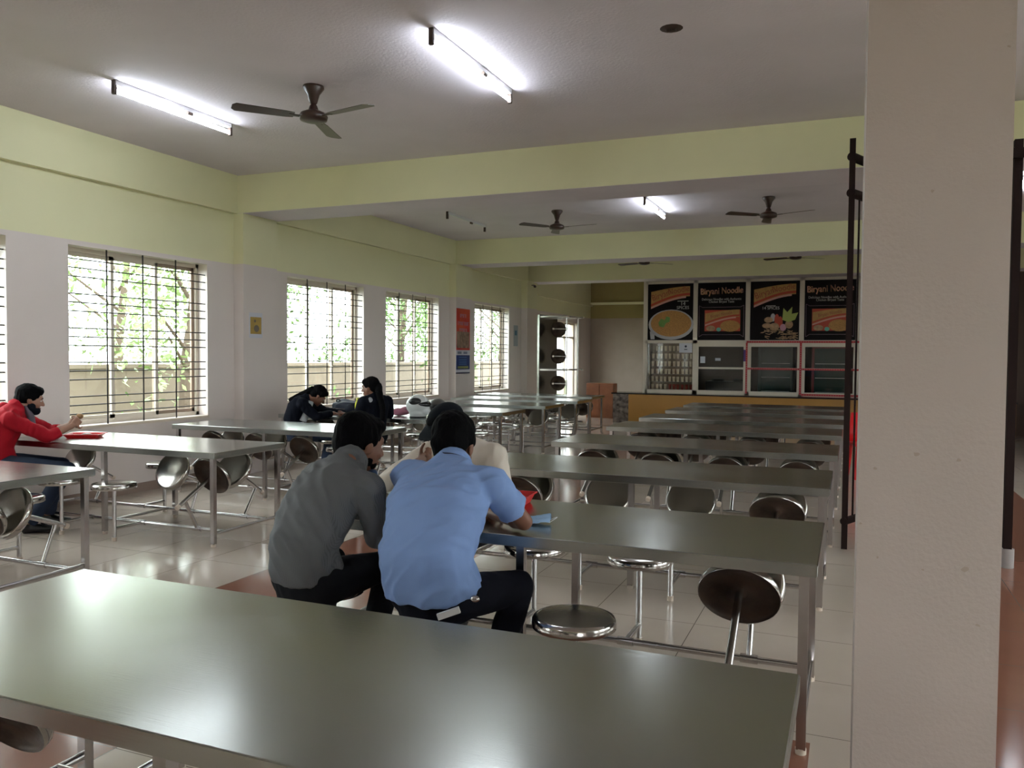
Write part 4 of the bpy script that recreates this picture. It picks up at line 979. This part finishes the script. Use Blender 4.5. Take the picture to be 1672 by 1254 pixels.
# ------------------------------------------------------------------ outside
M_grass = mat('garden_ground', (.16, .18, .07), .9, var=.5, vscale=2)
b = MB(); b.box(-60, XW-.3, -30, 60, -.35, -.3); b.box(XR+.3, 40, -30, 60, -.35, -.3); b.box(XW-.3, XR+.3, -30, YB-.3, -.35, -.3)
struct('ground', b, M_grass, 'garden ground outside the windows')
M_comp = mat('garden_wall_paint', (.20, .155, .12), .8, var=.15)
b = MB(); b.box(-12.2, -12.0, -10, 34, -.3, 1.25); b.box(-12.25, -11.95, -10, 34, 1.25, 1.32)
tag(b.build('garden_wall', M_comp), 'low beige garden wall outside the windows', 'wall', None, 'structure')
M_leaf = mat('green_leaves', (.17, .28, .09), .6, var=.45, vscale=3); M_leaf2 = mat('light_green_leaves', (.34, .46, .2), .6, var=.4, vscale=3)
M_bark = mat('tree_bark', (.10, .07, .05), .9)
def tree(x, y, h, rad, n, label, m, low=.9):
    r = empty('tree', (x, y, -.3), 0, label, 'tree', 'trees in the garden outside')
    b = MB(); b.limb([(0, 0, 0), (random.uniform(-.2, .2), .1, h*.4), (random.uniform(-.4, .4), .2, h*.8)], [.14, .10, .05])
    for k in range(5):
        a = random.uniform(0, 2*PI); b.tube((0, .1, h*(.35+.08*k)), (rad*.7*math.cos(a), rad*.7*math.sin(a), h*(.5+.1*k)), .04, .015, n=8)
    b.build('trunk', M_bark, r)
    b = MB(); cl = [(random.uniform(-rad, rad)*.8, random.uniform(-rad, rad)*.9, random.uniform(low, h)) for _ in range(22)]
    for _ in range(n):
        c = random.choice(cl); q = Vector([random.gauss(0, .36) for _ in range(3)])+Vector(c)
        s_ = random.uniform(.05, .11); M = Matrix.Translation(q) @ Matrix.Rotation(random.uniform(0, 6.3), 4, Vector((random.random()-.5, random.random()-.5, random.random()-.5)).normalized())
        b.add([(-s_, 0, 0), (0, -s_*.45, 0), (s_, 0, .01), (0, s_*.45, 0)], [(0, 1, 2, 3)], M)
    b.build('crown', m, r)
for i, (x, y, h, rad, n, m, low) in enumerate([(-17, 9.0, 5.6, 2.1, 3400, M_leaf2, 1.0), (-15.5, 13.8, 5.5, 1.9, 2600, M_leaf2, 1.3), (-15.2, 19.0, 6.5, 2.2, 3600, M_leaf, 1.2), (-14.0, 24, 5.5, 1.9, 3400, M_leaf, 1.0), (-17, 29, 6.5, 2.2, 3000, M_leaf, 1.2), (-10.4, 20.2, 4.6, .8, 1500, M_leaf, 1.5), (-14.5, 33.5, 6, 1.8, 2500, M_leaf, 1.2), (-10.9, 11.2, 4.2, .9, 1300, M_leaf2, 1.6)]):
    tree(x, y, h, rad, n, 'leafy garden tree seen through the left windows, number %d from the near end' % (i+1), m, low)
def shrub(x, y, s_, m, label):
    b = MB()
    for _ in range(900):
        q = Vector([random.gauss(0, .33*s_) for _ in range(3)]); q.z = abs(q.z)*1.4
        k = random.uniform(.05, .1); M = Matrix.Translation(q) @ Matrix.Rotation(random.uniform(0, 6.3), 4, Vector((random.random()-.5, random.random()-.5, random.random()-.5)).normalized())
        b.add([(-k, 0, 0), (0, -k*.45, 0), (k, 0, .01), (0, k*.45, 0)], [(0, 1, 2, 3)], M)
    o = b.build('shrub', m); o.location = (x, y, -.3); tag(o, label, 'shrub', 'shrubs along the garden wall')
for i, (x, y, s_, m) in enumerate([(-10.4, 6.6, .9, M_leaf2), (-10.4, 9.6, .8, M_leaf), (-10.4, 13.2, .7, M_leaf2), (-10.4, 15, .8, M_leaf)]):
    shrub(x, y, s_, m, 'green garden shrub outside the left windows, number %d from the near end' % (i+1))
